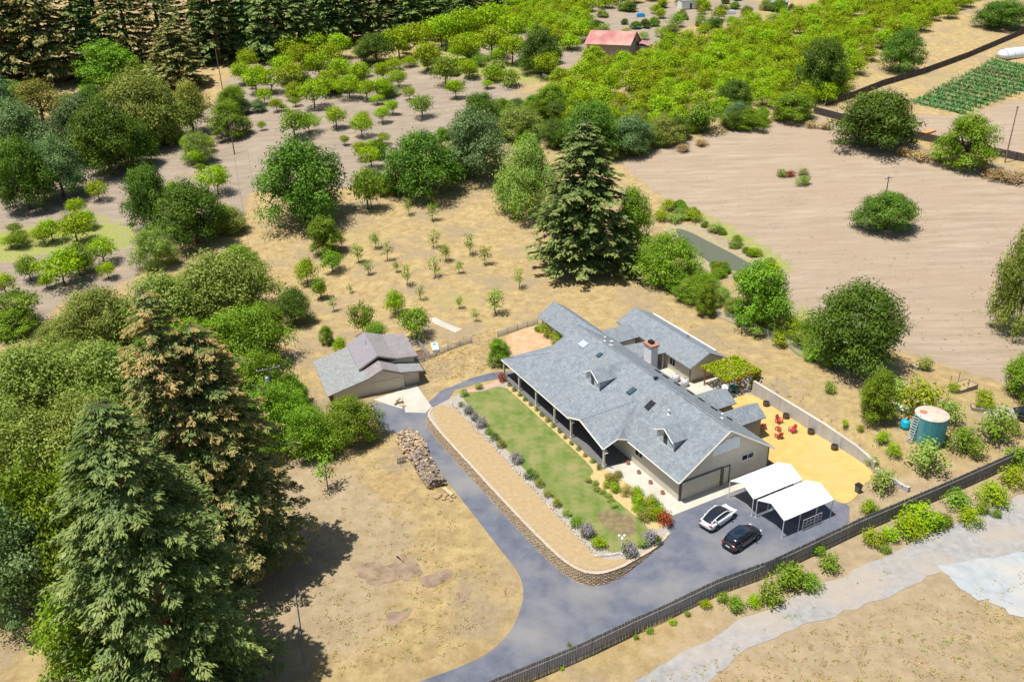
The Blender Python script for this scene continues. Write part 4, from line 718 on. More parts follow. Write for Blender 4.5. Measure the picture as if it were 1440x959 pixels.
# conifer forest along the top
FR = 'conifer forest along the top of the slope'
fl = {'redwood_far': 'dark green forest redwood at the top of the slope', 'redwood_tan': 'tan-tinged forest redwood at the top of the slope'}
for i, (bx, by, wd, tp) in enumerate([(20, 125, 95, -60), (75, 118, 100, -80), (125, 112, 80, -40), (190, 108, 95, -70), (255, 125, 90, 28), (235, 100, 80, -60), (310, 88, 80, -70), (350, 80, 70, -60), (385, 84, 75, -50), (425, 78, 72, -40), (460, 66, 70, -60), (495, 60, 70, -60), (535, 56, 75, -70), (575, 52, 70, -60), (612, 44, 64, -50), (650, 30, 60, -60), (690, 22, 60, -60), (-40, 140, 100, -40), (730, 8, 60, -60), (330, 66, 80, -90), (400, 60, 80, -90), (470, 46, 80, -90), (560, 34, 80, -90), (640, 16, 70, -90), (280, 78, 90, -90), (150, 92, 100, -100), (50, 100, 110, -110), (-20, 110, 110, -100), (440, 40, 80, -100), (510, 36, 80, -100), (600, 22, 80, -100), (360, 50, 80, -100), (700, 6, 60, -80)]):
    key = 'redwood_tan' if i in (0, 1, 3, 4, 5, 26) else 'redwood_far'
    p = P(bx, by); s = proj(p)[2]; lo = 5; hi = 60
    for _ in range(25):
        m = (lo+hi)/2
        if proj(p+Vector((0, 0, m)))[1] > tp: lo = m
        else: hi = m
    tree_at(key, p, wd/s*1.05, min(lo, 48), 'forest_redwood', fl[key], FR)
# understory filling the woods
def filler(poly, n, keys, D, name, labs, grp, hk=(0.6, 0.85)):
    xs = [p[0] for p in poly]; ys = [p[1] for p in poly]; c = 0
    while c < n:
        px, py = random.uniform(min(xs), max(xs)), random.uniform(min(ys), max(ys))
        if inside(px, py, poly): c += 1; k = random.choice(keys); d = random.uniform(*D); tree_at(k, P(px, py), d, d*random.uniform(*hk), name, labs[k], grp)
U = {'oak': 'dark green understory tree in the left woods', 'goak': 'grey-green understory tree in the left woods', 'willow': 'olive understory shrub in the left woods', 'thicket': 'bright green understory shrub in the left woods', 'tanoak': 'tan understory tree in the left woods', 'bright': 'bright green understory tree in the left woods'}
filler([(-40, 120), (90, 105), (210, 110), (280, 130), (270, 190), (200, 222), (110, 250), (-40, 270)], 26, ['oak', 'goak', 'willow', 'bright', 'goak'], (6, 10), 'understory_tree', U, 'understory of the left woods', (0.7, 1.0))
U2 = {k: v.replace('in the left woods', 'on the left bank below the orchard') for k, v in U.items()}
filler([(90, 440), (200, 400), (340, 360), (385, 420), (410, 520), (420, 610), (330, 620), (200, 600), (60, 640), (-40, 700), (-40, 500)], 30, ['willow', 'thicket', 'willow', 'bright'], (4.5, 8), 'understory_shrub', U2, 'understory of the left bank', (0.6, 0.85))
filler([(-40, 720), (60, 660), (160, 640), (190, 760), (120, 860), (-40, 880)], 12, ['thicket', 'goak', 'bright'], (5, 8), 'understory_shrub', U2, 'understory of the left bank', (0.6, 0.9))
U3 = {k: v.replace('in the left woods', 'between the dense orchard and the bare field') for k, v in U.items()}
filler([(700, 150), (790, 150), (870, 170), (960, 180), (1085, 165), (1090, 172), (960, 198), (870, 226), (800, 215), (720, 215)], 46, ['oak', 'willow', 'thicket', 'bright', 'goak'], (5, 9.5), 'hedgerow_tree', U3, 'hedgerow above the bare field', (0.6, 0.9))
U4 = {k: v.replace('in the left woods', 'along the wire fence below the bare field') for k, v in U.items()}
filler([(905, 360), (985, 392), (1040, 440), (1100, 465), (1170, 500), (1230, 520), (1225, 532), (1150, 508), (1060, 465), (960, 420), (890, 385)], 30, ['thicket', 'willow', 'bright'], (3, 6), 'fence_shrub', U4, 'shrubs along the wire fence', (0.6, 0.85))
filler([(930, 285), (965, 292), (1010, 318), (1060, 350), (1095, 372), (1085, 378), (1040, 352), (985, 320), (935, 300)], 22, ['thicket', 'willow'], (1.6, 3.2), 'pond_bank_shrub', {'thicket': 'bright green growth on the far bank of the pond', 'willow': 'olive growth on the far bank of the pond'}, 'growth on the far pond bank', (0.4, 0.6))
filler([(500, 240), (560, 205), (650, 190), (760, 190), (775, 250), (740, 290), (700, 270), (640, 268), (560, 278), (510, 280)], 12, ['oak', 'goak', 'willow', 'bright'], (5, 8), 'belt_tree', {k: v.replace('in the left woods', 'in the tree belt behind the big redwood') for k, v in U.items()}, 'tree belt behind the redwood', (0.6, 0.9))
SO = {'orchard': 'light green low tree scattered in the upper orchard', 'orchard_dark': 'mid-green low tree scattered in the upper orchard', 'willow': 'olive shrub scattered in the upper orchard', 'lime': 'yellow-green tree scattered in the upper orchard', 'goak': 'grey-green shrub scattered in the upper orchard'}
filler([(320, 100), (420, 78), (560, 75), (700, 60), (800, 90), (740, 125), (640, 130), (560, 150), (500, 165), (400, 165), (330, 165)], 48, ['orchard', 'orchard_dark', 'lime', 'willow', 'goak', 'orchard'], (3, 8.5), 'scattered_tree', SO, 'scattered trees of the upper orchard', (0.5, 0.8))
filler([(230, 210), (330, 190), (350, 290), (300, 300), (240, 280)], 6, ['orchard', 'orchard_dark'], (3, 5), 'scattered_tree', SO, 'scattered trees of the upper orchard', (0.6, 0.8))
filler([(-20, 310), (60, 300), (190, 320), (190, 380), (60, 440), (-20, 440)], 9, ['orchard', 'orchard_dark', 'lime'], (3.5, 6), 'scattered_tree', SO, 'scattered trees of the upper orchard', (0.6, 0.8))
SB = {'willow': 'olive shrub on the open slope above the barn', 'thicket': 'green shrub on the open slope above the barn', 'lime': 'yellow-green tree on the open slope above the barn', 'oak': 'dark tree on the open slope above the barn'}
filler([(800, 40), (870, 10), (1000, 0), (1130, 0), (1100, 25), (1000, 42), (930, 62), (880, 40), (820, 60)], 40, ['willow', 'thicket', 'lime', 'oak'], (3, 7.5), 'slope_shrub', SB, 'shrubs on the open slope above the barn', (0.5, 0.8))
filler([(960, 355), (1000, 372), (1040, 386), (1060, 392), (1040, 402), (990, 392), (950, 375)], 8, ['thicket', 'willow'], (2.2, 4), 'pond_bank_shrub', {'thicket': 'bright green growth on the near bank of the pond', 'willow': 'olive growth on the near bank of the pond'}, 'growth on the near pond bank', (0.45, 0.6))
# ---------------------------------------------------------------- orchards
OR = 'spreading fruit trees of the upper orchard'
for (cx, by, wd, *k) in [(371, 146, 22), (388, 156, 18), (412, 128, 40), (447, 112, 38), (490, 138, 32), (439, 152, 40), (462, 130, 32), (535, 139, 30), (538, 114, 26), (412, 194, 42, 1), (433, 186, 26), (368, 182, 12), (471, 180, 30), (537, 172, 22), (551, 160, 20), (511, 174, 18), (507, 192, 30), (484, 203, 13), (507, 224, 26), (526, 222, 26), (538, 202, 16), (593, 165, 32, 1), (521, 236, 30), (264, 212, 20), (290, 212, 22), (277, 233, 24), (303, 272, 40), (136, 281, 28), (106, 304, 26), (70, 340, 34), (103, 342, 46), (38, 394, 36, 1), (84, 402, 52), (106, 388, 48, 1), (141, 371, 38), (150, 391, 24), (22, 462, 58, 1), (4, 415, 32), (340, 118, 30), (358, 130, 36), (380, 130, 34), (398, 112, 34), (330, 150, 30), (345, 100, 30), (425, 96, 34), (462, 96, 34), (480, 112, 30), (505, 118, 30), (515, 140, 28), (560, 122, 24), (575, 140, 18), (625, 120, 40, 1), (600, 100, 40), (660, 110, 26), (640, 138, 26), (655, 90, 40), (690, 82, 44), (720, 90, 40), (590, 78, 44), (620, 66, 44), (655, 60, 46), (690, 52, 46), (720, 62, 40), (770, 110, 36), (560, 82, 44), (405, 84, 34), (440, 80, 34), (475, 82, 34)]:
    wd *= 1.3
    T('orchard_dark' if k else 'orchard', cx-wd/2, by-wd*0.80, cx+wd/2, by+2, 'fruit_tree', 'darker green fruit tree on bare soil of the upper orchard' if k else 'light green fruit tree on bare soil of the upper orchard', OR, hug=0.15)
LO = pix([(790, 118), (838, 84), (868, 96), (908, 78), (960, 68), (1010, 44), (1080, 40), (1130, 22), (1190, 0), (1260, -18), (1400, -18), (1370, 10), (1300, 42), (1245, 70), (1195, 120), (1165, 152), (1090, 160), (1040, 165), (960, 185), (880, 205), (800, 195), (745, 170)])
LO2 = pix([(590, 66), (660, 36), (720, 4), (800, -14), (1000, -20), (950, 2), (880, 6), (835, 22), (815, 58), (800, 90), (740, 48), (650, 80)])
n_l = 0
for poly, sp_ in ((LO, 7.7), (LO2, 8.4)):
    xs = [p.x for p in poly]; ys = [p.y for p in poly]; ca, sa = math.cos(0.5), math.sin(0.5)
    for i in range(-90, 90):
        for j in range(-90, 90):
            cx0, cy0 = sum(xs)/len(xs), sum(ys)/len(ys); u, v = i*sp_+random.uniform(-0.9, 0.9), j*sp_+random.uniform(-0.9, 0.9); x, y = cx0+u*ca-v*sa, cy0+u*sa+v*ca
            if inside(x, y, poly) and random.random() < 0.96 and n_l < 300:
                n_l += 1; D = random.uniform(7.8, 11.4); tree_at('lime', (x, y, g(x, y)-0.1), D, random.uniform(4.8, 7.0), 'orchard_tree', 'lime green tree in the dense orchard beyond the bare field', 'dense orchard of lime green trees')
OG = 'fruit trees on the dry grass behind the detached garage'
for (x0, y0, x1, y1, key) in [(384, 402, 440, 460, 'oak'), (410, 360, 450, 402, 'lime'), (446, 350, 486, 386, 'orchard_dark'), (486, 422, 530, 478, 'orchard_dark'), (506, 450, 546, 486, 'orchard_dark'), (537, 405, 573, 446, 'lime'), (556, 428, 613, 481, 'orchard_dark'), (446, 456, 470, 486, 'bright'), (466, 472, 490, 498, 'lime'), (436, 395, 462, 422, 'orchard')]:
    T(key, x0, y0, x1, y1, 'citrus_tree', {'oak': 'dark bushy fruit tree beside the feathery bank on dry grass', 'lime': 'yellow-green citrus tree on the dry grass behind the detached garage', 'orchard_dark': 'mid-green fruit tree on the dry grass behind the detached garage', 'bright': 'small bright fruit tree near the back of the detached garage', 'orchard': 'small open fruit tree on the dry grass'}[key], OG, hug=0.35)
for (x, y, h) in [(521, 293, 24), (574, 303, 18), (608, 311, 20), (609, 290, 18), (527, 350, 18), (543, 367, 21), (502, 371, 22), (609, 350, 22), (626, 368, 20), (660, 359, 23), (682, 373, 22), (612, 391, 24), (645, 385, 14), (571, 402, 23), (517, 387, 17), (590, 422, 18), (557, 383, 12), (730, 406, 22), (697, 443, 30), (669, 452, 15), (450, 421, 26), (468, 438, 16), (646, 434, 14), (492, 413, 12), (1235, 590, 30), (457, 689, 40)]:
    h *= 1.25; T('young', x-h*0.46, y-h*1.1, x+h*0.46, y, 'young_tree', 'young sapling with green leaves on the dry grass', 'saplings planted on the dry grass', hug=0.1)
T('bright', 1205, 515, 1270, 595, 'fruit_tree', 'leaning bright green fruit tree beside the white covered box', hug=0.2)
# ---------------------------------------------------------------- bushes
def bush(name, D, Ht, nc, nl, size, mt, **kw):
    return clump_crown(name, D, Ht, 0.0, nc, nl, size, mt, **kw)
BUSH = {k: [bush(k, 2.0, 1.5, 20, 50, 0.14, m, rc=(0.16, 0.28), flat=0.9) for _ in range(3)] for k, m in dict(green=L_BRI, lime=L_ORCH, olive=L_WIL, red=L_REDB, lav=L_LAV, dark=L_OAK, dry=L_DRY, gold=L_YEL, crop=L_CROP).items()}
bc = [0]
def bush_at(kind, loc, D, Ht, name, label, group=None, cat='shrub'):
    bc[0] += 1; o = bpy.data.objects.new(name, BUSH[kind][bc[0] % 3]); COL.objects.link(o); o.location = loc; o.rotation_euler = (0, 0, random.uniform(0, 6.28)); o.scale = (D/2, D/2*random.uniform(0.85, 1.1), Ht/1.5)
    return tag(o, label=label, cat=cat, group=group)
def bushp(kind, px, py, wpx, name, label, group=None, hk=0.75, z=None, cat='shrub'):
    p = P(px, py+wpx*0.3, z); s = proj(p)[2]; D = wpx/s; return bush_at(kind, p, D, D*hk, name, label, group, cat)
GR = 'shrubs edging the lawn terrace'
for (b, a, D, k) in [(-10.8, 33.9, 1.5, 'olive'), (-8.2, 34.6, 1.3, 'olive'), (-12.4, 31.5, 1.0, 'dark'), (-12.3, 29.4, 1.7, 'lav'), (-12.3, 27.4, 1.6, 'lav'), (-12.2, 25.6, 1.8, 'lav'), (-12.2, 23.4, 1.2, 'green'), (-12.2, 21.7, 1.5, 'dark'), (-12.2, 20.0, 1.4, 'gold'), (-12.2, 16.0, 2.0, 'lav'), (-12.2, 12.3, 1.9, 'dark'), (-12.1, 10.4, 1.3, 'gold'), (-12.2, 8.3, 1.2, 'gold'), (-12.2, 6.2, 1.3, 'gold'), (-12.2, 4.2, 1.2, 'olive'), (-12.2, 2.1, 1.6, 'green'), (-12.1, 0.0, 2.2, 'lav'), (-12.0, -2.0, 1.8, 'lime'), (-9.8, -4.6, 2.2, 'lav'), (-8.0, -4.2, 1.4, 'olive'), (-6.9, -4.0, 1.9, 'lav'), (-6.4, -4.5, 1.3, 'dark')]:
    D *= 1.15; bush_at(k, HW(b, a, 0.03), D, D*0.66, 'garden_shrub', {'lav': 'lavender-flowered round shrub in the pebble strip beside the lawn', 'olive': 'olive green round shrub edging the lawn', 'dark': 'dark green round shrub in the pebble strip', 'green': 'fresh green round shrub in the pebble strip', 'gold': 'golden-brown round shrub in the pebble strip', 'lime': 'lime green round shrub by the white lamp post'}[k], GR)
for i in range(16):
    a = 33-i*1.55; k = ['dark', 'gold', 'green'][i % 3]; bush_at(k, HW(-4.25+random.uniform(-0.1, 0.1), a, 0.06), random.uniform(0.7, 1.0), random.uniform(0.5, 0.75), 'porch_plant', 'small clipped plant in the straw bed along the porch', 'small plants along the porch bed')
for i in range(26):
    b, a = random.uniform(-5.6, -3.0), random.uniform(-2.0, 7.5); k = random.choice(['green', 'lime', 'gold', 'lime', 'olive']); D = random.uniform(1.1, 2.0); bush_at(k, HW(b, a, 0.05), D, D*0.75, 'rose_bush', 'leafy rose bush in the straw bed beside the garage walk', 'rose bushes beside the garage walk')
for i in range(7): bush_at('olive', HW(-6.6+random.uniform(-0.3, 0.3), 2.8+i*0.9, 0.06), 1.1, 0.55, 'low_hedge_plant', 'low grey-green hedge plant on the lawn side of the rose bed', 'low hedge by the rose bed')
bush_at('red', HW(-3.7, -2.4, 0.05), 2.4, 1.7, 'red_shrub', 'round red-leaved shrub at the driveway corner of the garden wall'); bush_at('red', HW(-4.4, 34.8, 0.05), 1.7, 1.5, 'red_shrub', 'round dark red shrub by the far porch post')
T('bright', 679, 474, 723, 516, 'topiary_tree', 'rounded clipped green tree near the far porch corner', hug=0.4)
for x, y, wd in [(770, 466, 26), (785, 476, 26), (760, 462, 16)]: bushp('lime', x, y, wd, 'leafy_plant', 'leafy green plant against the far wing of the house', 'leafy plants by the far wing', 0.9)
# shrubs outside the fence and by the road
RS = 'green shrubs between fence and gravel road'
for (x, y, wd) in [(1080, 830, 50), (1110, 808, 60), (1140, 815, 40), (1165, 786, 42), (1150, 772, 26), (1035, 845, 34), (1018, 838, 26), (992, 847, 22), (1060, 842, 26), (1225, 752, 40), (1250, 748, 34), (1275, 735, 50), (1290, 720, 60), (1310, 728, 40), (1345, 700, 46), (1360, 722, 40), (1330, 730, 30), (1395, 690, 50), (1420, 665, 46), (1380, 712, 26), (1400, 720, 20), (945, 873, 14), (966, 862, 12), (914, 885, 14), (895, 894, 12), (790, 938, 10), (800, 905, 9), (1230, 715, 20), (1432, 640, 50), (1245, 770, 20)]:
    bushp('green' if (x+y) % 3 else 'lime', x, y, wd, 'roadside_shrub', 'bright green shrub between the slatted fence and the gravel road', RS, 0.6)
for (x, y, wd, k) in [(1240, 675, 48, 'olive'), (1302, 640, 62, 'olive'), (1345, 618, 44, 'green'), (1290, 560, 70, 'lime'), (1260, 545, 40, 'olive'), (1330, 578, 50, 'olive'), (1400, 598, 66, 'green'), (1382, 560, 34, 'lime'), (1370, 630, 40, 'green'), (1360, 610, 30, 'olive'), (1188, 595, 14, 'lime'), (1210, 602, 12, 'lime'), (1165, 545, 24, 'green'), (1240, 615, 26, 'lime'), (1256, 632, 24, 'lime'), (1225, 648, 22, 'olive'), (1220, 712, 30, 'lime'), (1110, 460, 40, 'lime'), (1130, 480, 36, 'olive'), (1095, 478, 30, 'lime'), (1150, 500, 36, 'green'), (1300, 512, 26, 'olive'), (1340, 545, 20, 'lime'), (1425, 600, 30, 'olive')]:
    bushp(k, x, y, wd, 'yard_shrub', {'olive': 'olive feathery shrub in the weedy ground around the water tank', 'green': 'green shrub in the weedy ground around the water tank', 'lime': 'lime green weedy shrub near the water tank and wire fence'}[k], 'shrubs around the water tank', 0.8)
for i, (x, y, wd, k) in enumerate([(1098, 242, 22, 'green'), (1130, 240, 20, 'olive'), (1128, 252, 26, 'green'), (1112, 243, 18, 'red')]): bushp(k, x, y, wd, 'field_clump', 'dry red-brown brush heap in the bare field' if k == 'red' else 'weedy green clump around the brush heap in the bare field', 'weed clump in the bare field', 0.5)
for (x, y, wd) in [(940, 285, 34), (975, 300, 30), (1005, 318, 28), (1035, 338, 26), (1062, 352, 24), (950, 305, 26), (1085, 372, 30), (930, 300, 30)]: bushp(random.choice(['lime', 'olive', 'green']), x, y, wd, 'pond_reed', 'green reedy growth along the far bank of the pond', 'growth along the pond bank', 0.5)
for (x, y, wd) in [(960, 205, 26), (985, 198, 24), (1140, 172, 26), (1160, 175, 24), (1270, 210, 30), (1295, 214, 40), (1320, 218, 30), (1400, 240, 40), (1425, 243, 44), (1385, 235, 24)]: bushp('dry', x, y, wd, 'dry_grass_clump', 'tall golden dry grass clump at the bare field edge', 'dry grass clumps at the field edge', 0.4)
for (x, y, wd) in [(640, 92, 34), (660, 98, 34), (690, 104, 36), (720, 110, 40), (700, 95, 40), (930, 45, 26), (950, 30, 30), (985, 28, 26), (1010, 20, 30), (905, 50, 20), (880, 45, 20), (850, 40, 24), (830, 36, 24), (1050, 22, 24), (1085, 25, 24)]: bushp(random.choice(['lime', 'olive', 'green']), x, y, wd, 'hillside_shrub', 'soft green shrub on the slope around the red-roofed barn', 'shrubs on the slope near the barn', 0.6)
# scattered weeds and dry tufts (nobody could count them)
def scatter(name, polys, n, sizes, mt, h=0.5):
    C = []; Nn = []; S = []; Tt = []; ar = polys
    while len(C) < n*7:
        pl = random.choice(ar); xs = [p[0] for p in pl]; ys = [p[1] for p in pl]; px, py = random.uniform(min(xs), max(xs)), random.uniform(min(ys), max(ys))
        if not inside(px, py, pl): continue
        p = P(px, py); s = random.uniform(*sizes); t = random.uniform(0.2, 0.8)
        for _ in range(7):
            C.append((p.x+random.gauss(0, s*0.6), p.y+random.gauss(0, s*0.6), p.z+random.uniform(0.02, s*h))); Nn.append((random.gauss(0, 0.6), random.gauss(0, 0.6), 0.8)); S.append(s*random.uniform(0.5, 0.9)); Tt.append(t+random.gauss(0, 0.1))
    me = leaf_mesh(name, np.array(C), np.array(Nn), np.array(S), np.array(Tt), mt); o = bpy.data.objects.new(name, me); COL.objects.link(o); tag(o, kind='stuff')
A_YARD = [[(430, 300), (560, 300), (760, 300), (870, 400), (740, 440), (600, 450), (420, 400), (360, 330)], [(420, 700), (540, 620), (640, 730), (720, 830), (640, 920), (430, 959)], [(590, 490), (700, 460), (700, 520), (600, 540)]]
scatter('dry_grass_tufts', A_YARD+[[(900, 400), (1000, 450), (1250, 620), (1200, 640), (1050, 520), (880, 430)], [(900, 959), (1440, 800), (1440, 959)]], 2600, (0.10, 0.26), L_DRY)
scatter('field_weeds', [[(900, 240), (1150, 180), (1420, 260), (1430, 500), (1130, 440), (1050, 340)], [(800, 930), (1050, 850), (1180, 790), (1440, 690), (1440, 660), (1180, 770), (1000, 840)], [(950, 959), (1440, 820), (1440, 959)], [(950, 955), (1100, 868), (1250, 800), (1260, 806), (1110, 876), (965, 958)], [(900, 240), (1150, 180), (1420, 260), (1430, 500), (1130, 440), (1050, 340)], [(440, 700), (700, 800), (600, 930), (450, 940)]], 420, (0.10, 0.26), L_WIL)
scatter('field_clods', [[(880, 235), (1150, 180), (1420, 260), (1430, 520), (1130, 450), (1050, 340)]], 420, (0.08, 0.22), L_CLOD, 0.3)
# crop rows
cr_ = pix([(1288, 152), (1340, 162), (1440, 128), (1470, 118), (1450, 78), (1400, 80), (1380, 95)])
c0, c1, c2, c3 = P(1278, 146), P(1352, 163), P(1500, 105), P(1398, 84)
for r in range(15):
    u = (r+0.5)/15; p0 = c0.lerp(c3, u); p1 = c1.lerp(c2, u); C = []; S = []; K = int((p1-p0).length/0.5)
    ro_ = empty('crop_row', (p0.x, p0.y, g(p0.x, p0.y)), label='row of leafy green vegetables in the fenced crop field', cat='crop row', group='vegetable rows'); 
    for i in range(K*20):
        t = random.random(); q = p0.lerp(p1, t); x, y = q.x+random.gauss(0, 0.5), q.y+random.gauss(0, 0.75); C.append((x-p0.x, y-p0.y, g(x, y)-g(p0.x, p0.y)+random.uniform(0.1, 0.9))); S.append(random.uniform(0.35, 0.7))
    me = leaf_mesh('plants', np.array(C), rng.normal(size=(len(C), 3))*0.5+np.array([0, 0, 0.9]), np.array(S), rng.normal(0.5, 0.2, len(C)), L_CROP); o = bpy.data.objects.new('plants', me); COL.objects.link(o); o.parent = ro_; tag(o, kind='stuff')
# pergola vines
C = np.stack([rng.uniform(-0.3, 6.1, 2600), rng.uniform(-0.4, 4.8, 2600), rng.uniform(2.7, 3.15, 2600)], 1); C2 = np.stack([rng.uniform(5.2, 6.1, 500), rng.uniform(-0.4, 0.6, 500), rng.uniform(0.2, 2.9, 500)], 1); C = np.concatenate([C, C2])
me = leaf_mesh('vine', C, rng.normal(size=(len(C), 3))*0.5+np.array([0, 0, 1]), rng.uniform(0.2, 0.4, len(C)), rng.normal(0.55, 0.2, len(C)), L_ORCH); o = bpy.data.objects.new('vine', me); COL.objects.link(o); o.parent = pg; tag(o, kind='stuff')
# ---------------------------------------------------------------- fences
def slat_fence(pts, name, label, h, bay, mt, slat=0.14, gap=0.03, rail=True, skip=(), group=None, post_mt=None, pick=False):
    p0 = pts[0]; root = empty(name, (p0.x, p0.y, g(p0.x, p0.y)), label=label, cat='fence', group=group); o = root.location.copy()
    cum = [0]
    for i in range(1, len(pts)): cum.append(cum[-1]+(pts[i]-pts[i-1]).length)
    def at(s):
        for i in range(1, len(pts)):
            if s <= cum[i]+1e-6 or i == len(pts)-1:
                t = (s-cum[i-1])/(cum[i]-cum[i-1]); p = pts[i-1].lerp(pts[i], t); d = (pts[i]-pts[i-1]).normalized(); return p, math.atan2(d.y, d.x)
    nb = max(1, round(cum[-1]/bay)); L = cum[-1]/nb
    for k in range(nb+1):
        p, r = at(k*L); m = MB(); z = g(p.x, p.y); m.box((p.x-o.x, p.y-o.y, z-o.z+h/2+0.03), (0.11, 0.11, h+0.25), post_mt or mt, r); m.build('post', root)
        if k == nb: break
        m = MB(); s = k*L+0.08
        while s < (k+1)*L-0.05:
            p, r = at(s+slat/2); z = g(p.x, p.y); hh = h+random.uniform(-0.03, 0.03)-(0 if not pick else 0.0); t = random.uniform(-0.02, 0.02)
            m.box((p.x-o.x, p.y-o.y, z-o.z+hh/2+0.02), (slat, 0.025, hh), mt, r, Matrix.Rotation(t, 3, 'Y')); s += slat+gap
        m.build('board_panel', root, kind='stuff')
        if rail:
            for f in (0.25, 0.8):
                a, _ = at(k*L); b, _ = at((k+1)*L); n = (b-a).normalized().cross(Vector((0, 0, 1)))*0.06; m = MB(); m.tube([(a.x-o.x+n.x, a.y-o.y+n.y, g(a.x, a.y)-o.z+h*f), (b.x-o.x+n.x, b.y-o.y+n.y, g(b.x, b.y)-o.z+h*f)], 0.04, post_mt or mt, 4); m.build('rail', root)
    return root
slat_fence(pix([(560, 1035), (700, 977), (813, 930), (900, 888), (1080, 811), (1207, 750), (1250, 732), (1331, 697), (1420, 657), (1480, 632)]), 'slatted_fence', 'long weathered dark slat fence between the driveway and gravel road', 2.1, 4.6, M_FENCE, 0.13, 0.035, post_mt=M_WOODG)
slat_fence(pix([(578, 514), (600, 507), (622, 497), (663, 482)]), 'picket_fence', 'grey picket fence running from the detached garage over the dry grass', 0.95, 2.2, M_PICK, 0.09, 0.11, pick=True); slat_fence(pix([(560, 492), (588, 484)]), 'picket_fence', 'short grey picket fence behind the brown garden bed', 0.95, 2.0, M_PICK, 0.09, 0.11); slat_fence(pix([(588, 484), (604, 502)]), 'picket_fence', 'short grey picket fence between garden bed and white tub', 0.95, 2.0, M_PICK, 0.09, 0.11)
slat_fence(pix([(700, 474), (725, 465), (756, 456)]), 'picket_fence', 'grey picket fence beside the orange dirt patch near the house', 0.95, 2.2, M_PICK, 0.09, 0.11)
slat_fence(pix([(1144, 160), (1175, 168), (1270, 192), (1330, 205), (1440, 228), (1520, 245)]), 'board_fence', 'dark board fence along the lower side of the crop field', 1.9, 5, M_DFENCE, 0.2, 0.01, False); slat_fence(pix([(1160, 150), (1200, 138), (1240, 122), (1300, 104), (1360, 82), (1440, 48), (1500, 25)]), 'board_fence', 'dark board fence with pale posts climbing beside the dense orchard', 1.9, 5, M_DFENCE, 0.2, 0.01, False, post_mt=M_WOODG)
def wire_fence(pts, label):
    p0 = pts[0]; root = empty('wire_fence', p0, label=label, cat='fence'); o = p0; q = []
    for i in range(len(pts)-1):
        K = max(1, int((pts[i+1]-pts[i]).length/2.6))
        for k in range(K): q.append(pts[i].lerp(pts[i+1], k/K))
    q.append(pts[-1]); q = [Vector((p.x, p.y, g(p.x, p.y))) for p in q]
    for p in q: m = MB(); m.tube([p-o+Vector((0, 0, -0.1)), p-o+Vector((0, 0, 1.55))], 0.04, M_STEEL, 5); m.build('post', root)
    m = MB()
    for f in [0.05+0.125*i for i in range(13)]: m.tube([p-o+Vector((0, 0, f)) for p in q], 0.009, M_STEEL, 3)
    for i in range(len(q)-1):
        for k in range(14): s = q[i].lerp(q[i+1], k/14)-o; m.tube([s+Vector((0, 0, 0.03)), s+Vector((0, 0, 1.55))], 0.007, M_STEEL, 3)
    m.build('mesh', root, kind='stuff')
wire_fence(pix([(965, 425), (1010, 447), (1060, 468), (1110, 490), (1150, 512), (1200, 532)]), 'grey wire mesh fence along the trees right of the cottage')
slat_fence(pix([(384, 502), (404, 515)]), 'grey_gate', 'small grey wooden gate frame at the edge of the bank shrubs', 1.2, 1.6, M_WOODG, 0.08, 0.2)
m = None
pf_ = P(412, 815); pe = P(432, 958); rp = empty('pipe_fence', pf_, label='thin grey pipe rail lying along the dry grass beside the tall redwoods', cat='pipe'); q = MB(); q.tube([(0, 0, 0.25), Vector((pe.x-pf_.x, pe.y-pf_.y, pe.z-pf_.z+0.25))], 0.06, M_WOODG, 6); q.build('pipe', rp)
for t in (0.05, 0.35, 0.65, 0.95): v = (pe-pf_)*t; q = MB(); q.tube([v+Vector((0, 0, -0.1)), v+Vector((0, 0, 0.3))], 0.05, M_WOODG, 6); q.build('support', rp)
# ---------------------------------------------------------------- utility poles and wires
def pole(px, py, topy, label, arm=1.1, trans=False, rz=0.4):
    p = P(px, py); lo, hi = 2, 20
    for _ in range(25):
        m = (lo+hi)/2
        if proj(p+Vector((0, 0, m)))[1] > topy: lo = m
        else: hi = m
    o = empty('utility_pole', p, rz, label=label, cat='utility pole'); m = MB(); m.tube([(0, 0, -0.4), (0, 0, lo)], 0.16, M_POLE, 8, 0.10); m.build('shaft', o)
    if arm:
        m = MB(); m.bb((-arm, -0.06, lo-0.5), (arm, 0.06, lo-0.36), M_WOODG); ao = m.build('crossarm', o)
        for x in (-arm+0.08, -arm*0.45, arm*0.45, arm-0.08): q = MB(); q.lathe([(0.03, 0), (0.06, 0.06), (0.06, 0.14), (0.03, 0.2)], (x, 0, lo-0.36), M_WHITE, 8); q.build('insulator', ao)
    if trans: q = MB(); q.lathe([(0.05, 0), (0.26, 0.05), (0.26, 0.75), (0.15, 0.85)], (-0.38, 0, lo-2.3), M_TANKG, 12); q.build('transformer', o); q = MB(); q.bb((-0.55, -0.05, lo-1.3), (0.5, 0.05, lo-1.2), M_WOODG); q.build('lower_crossarm', o); q = MB(); q.bb((-0.4, -0.05, lo*0.5), (0.4, 0.05, lo*0.5+0.1), M_WOODG); q.build('lower_bracket', o)
    return p+Vector((0, 0, lo-0.2))
t1 = pole(393, 606, 515, 'grey utility pole with crossarm and transformer beside the bank shrubs', 1.5, True); t2 = pole(330, 217, 156, 'bare brown utility pole in the upper orchard', 0.0); t2b = pole(313, 126, 70, 'thin brown utility pole behind the green thicket', 0.0); t3 = pole(1413, 229, 149, 'weathered utility pole in front of the lower board fence', 0.5); t4 = pole(1243, 290, 248, 'utility pole with double crossarm rising behind the lone oak', 1.1)
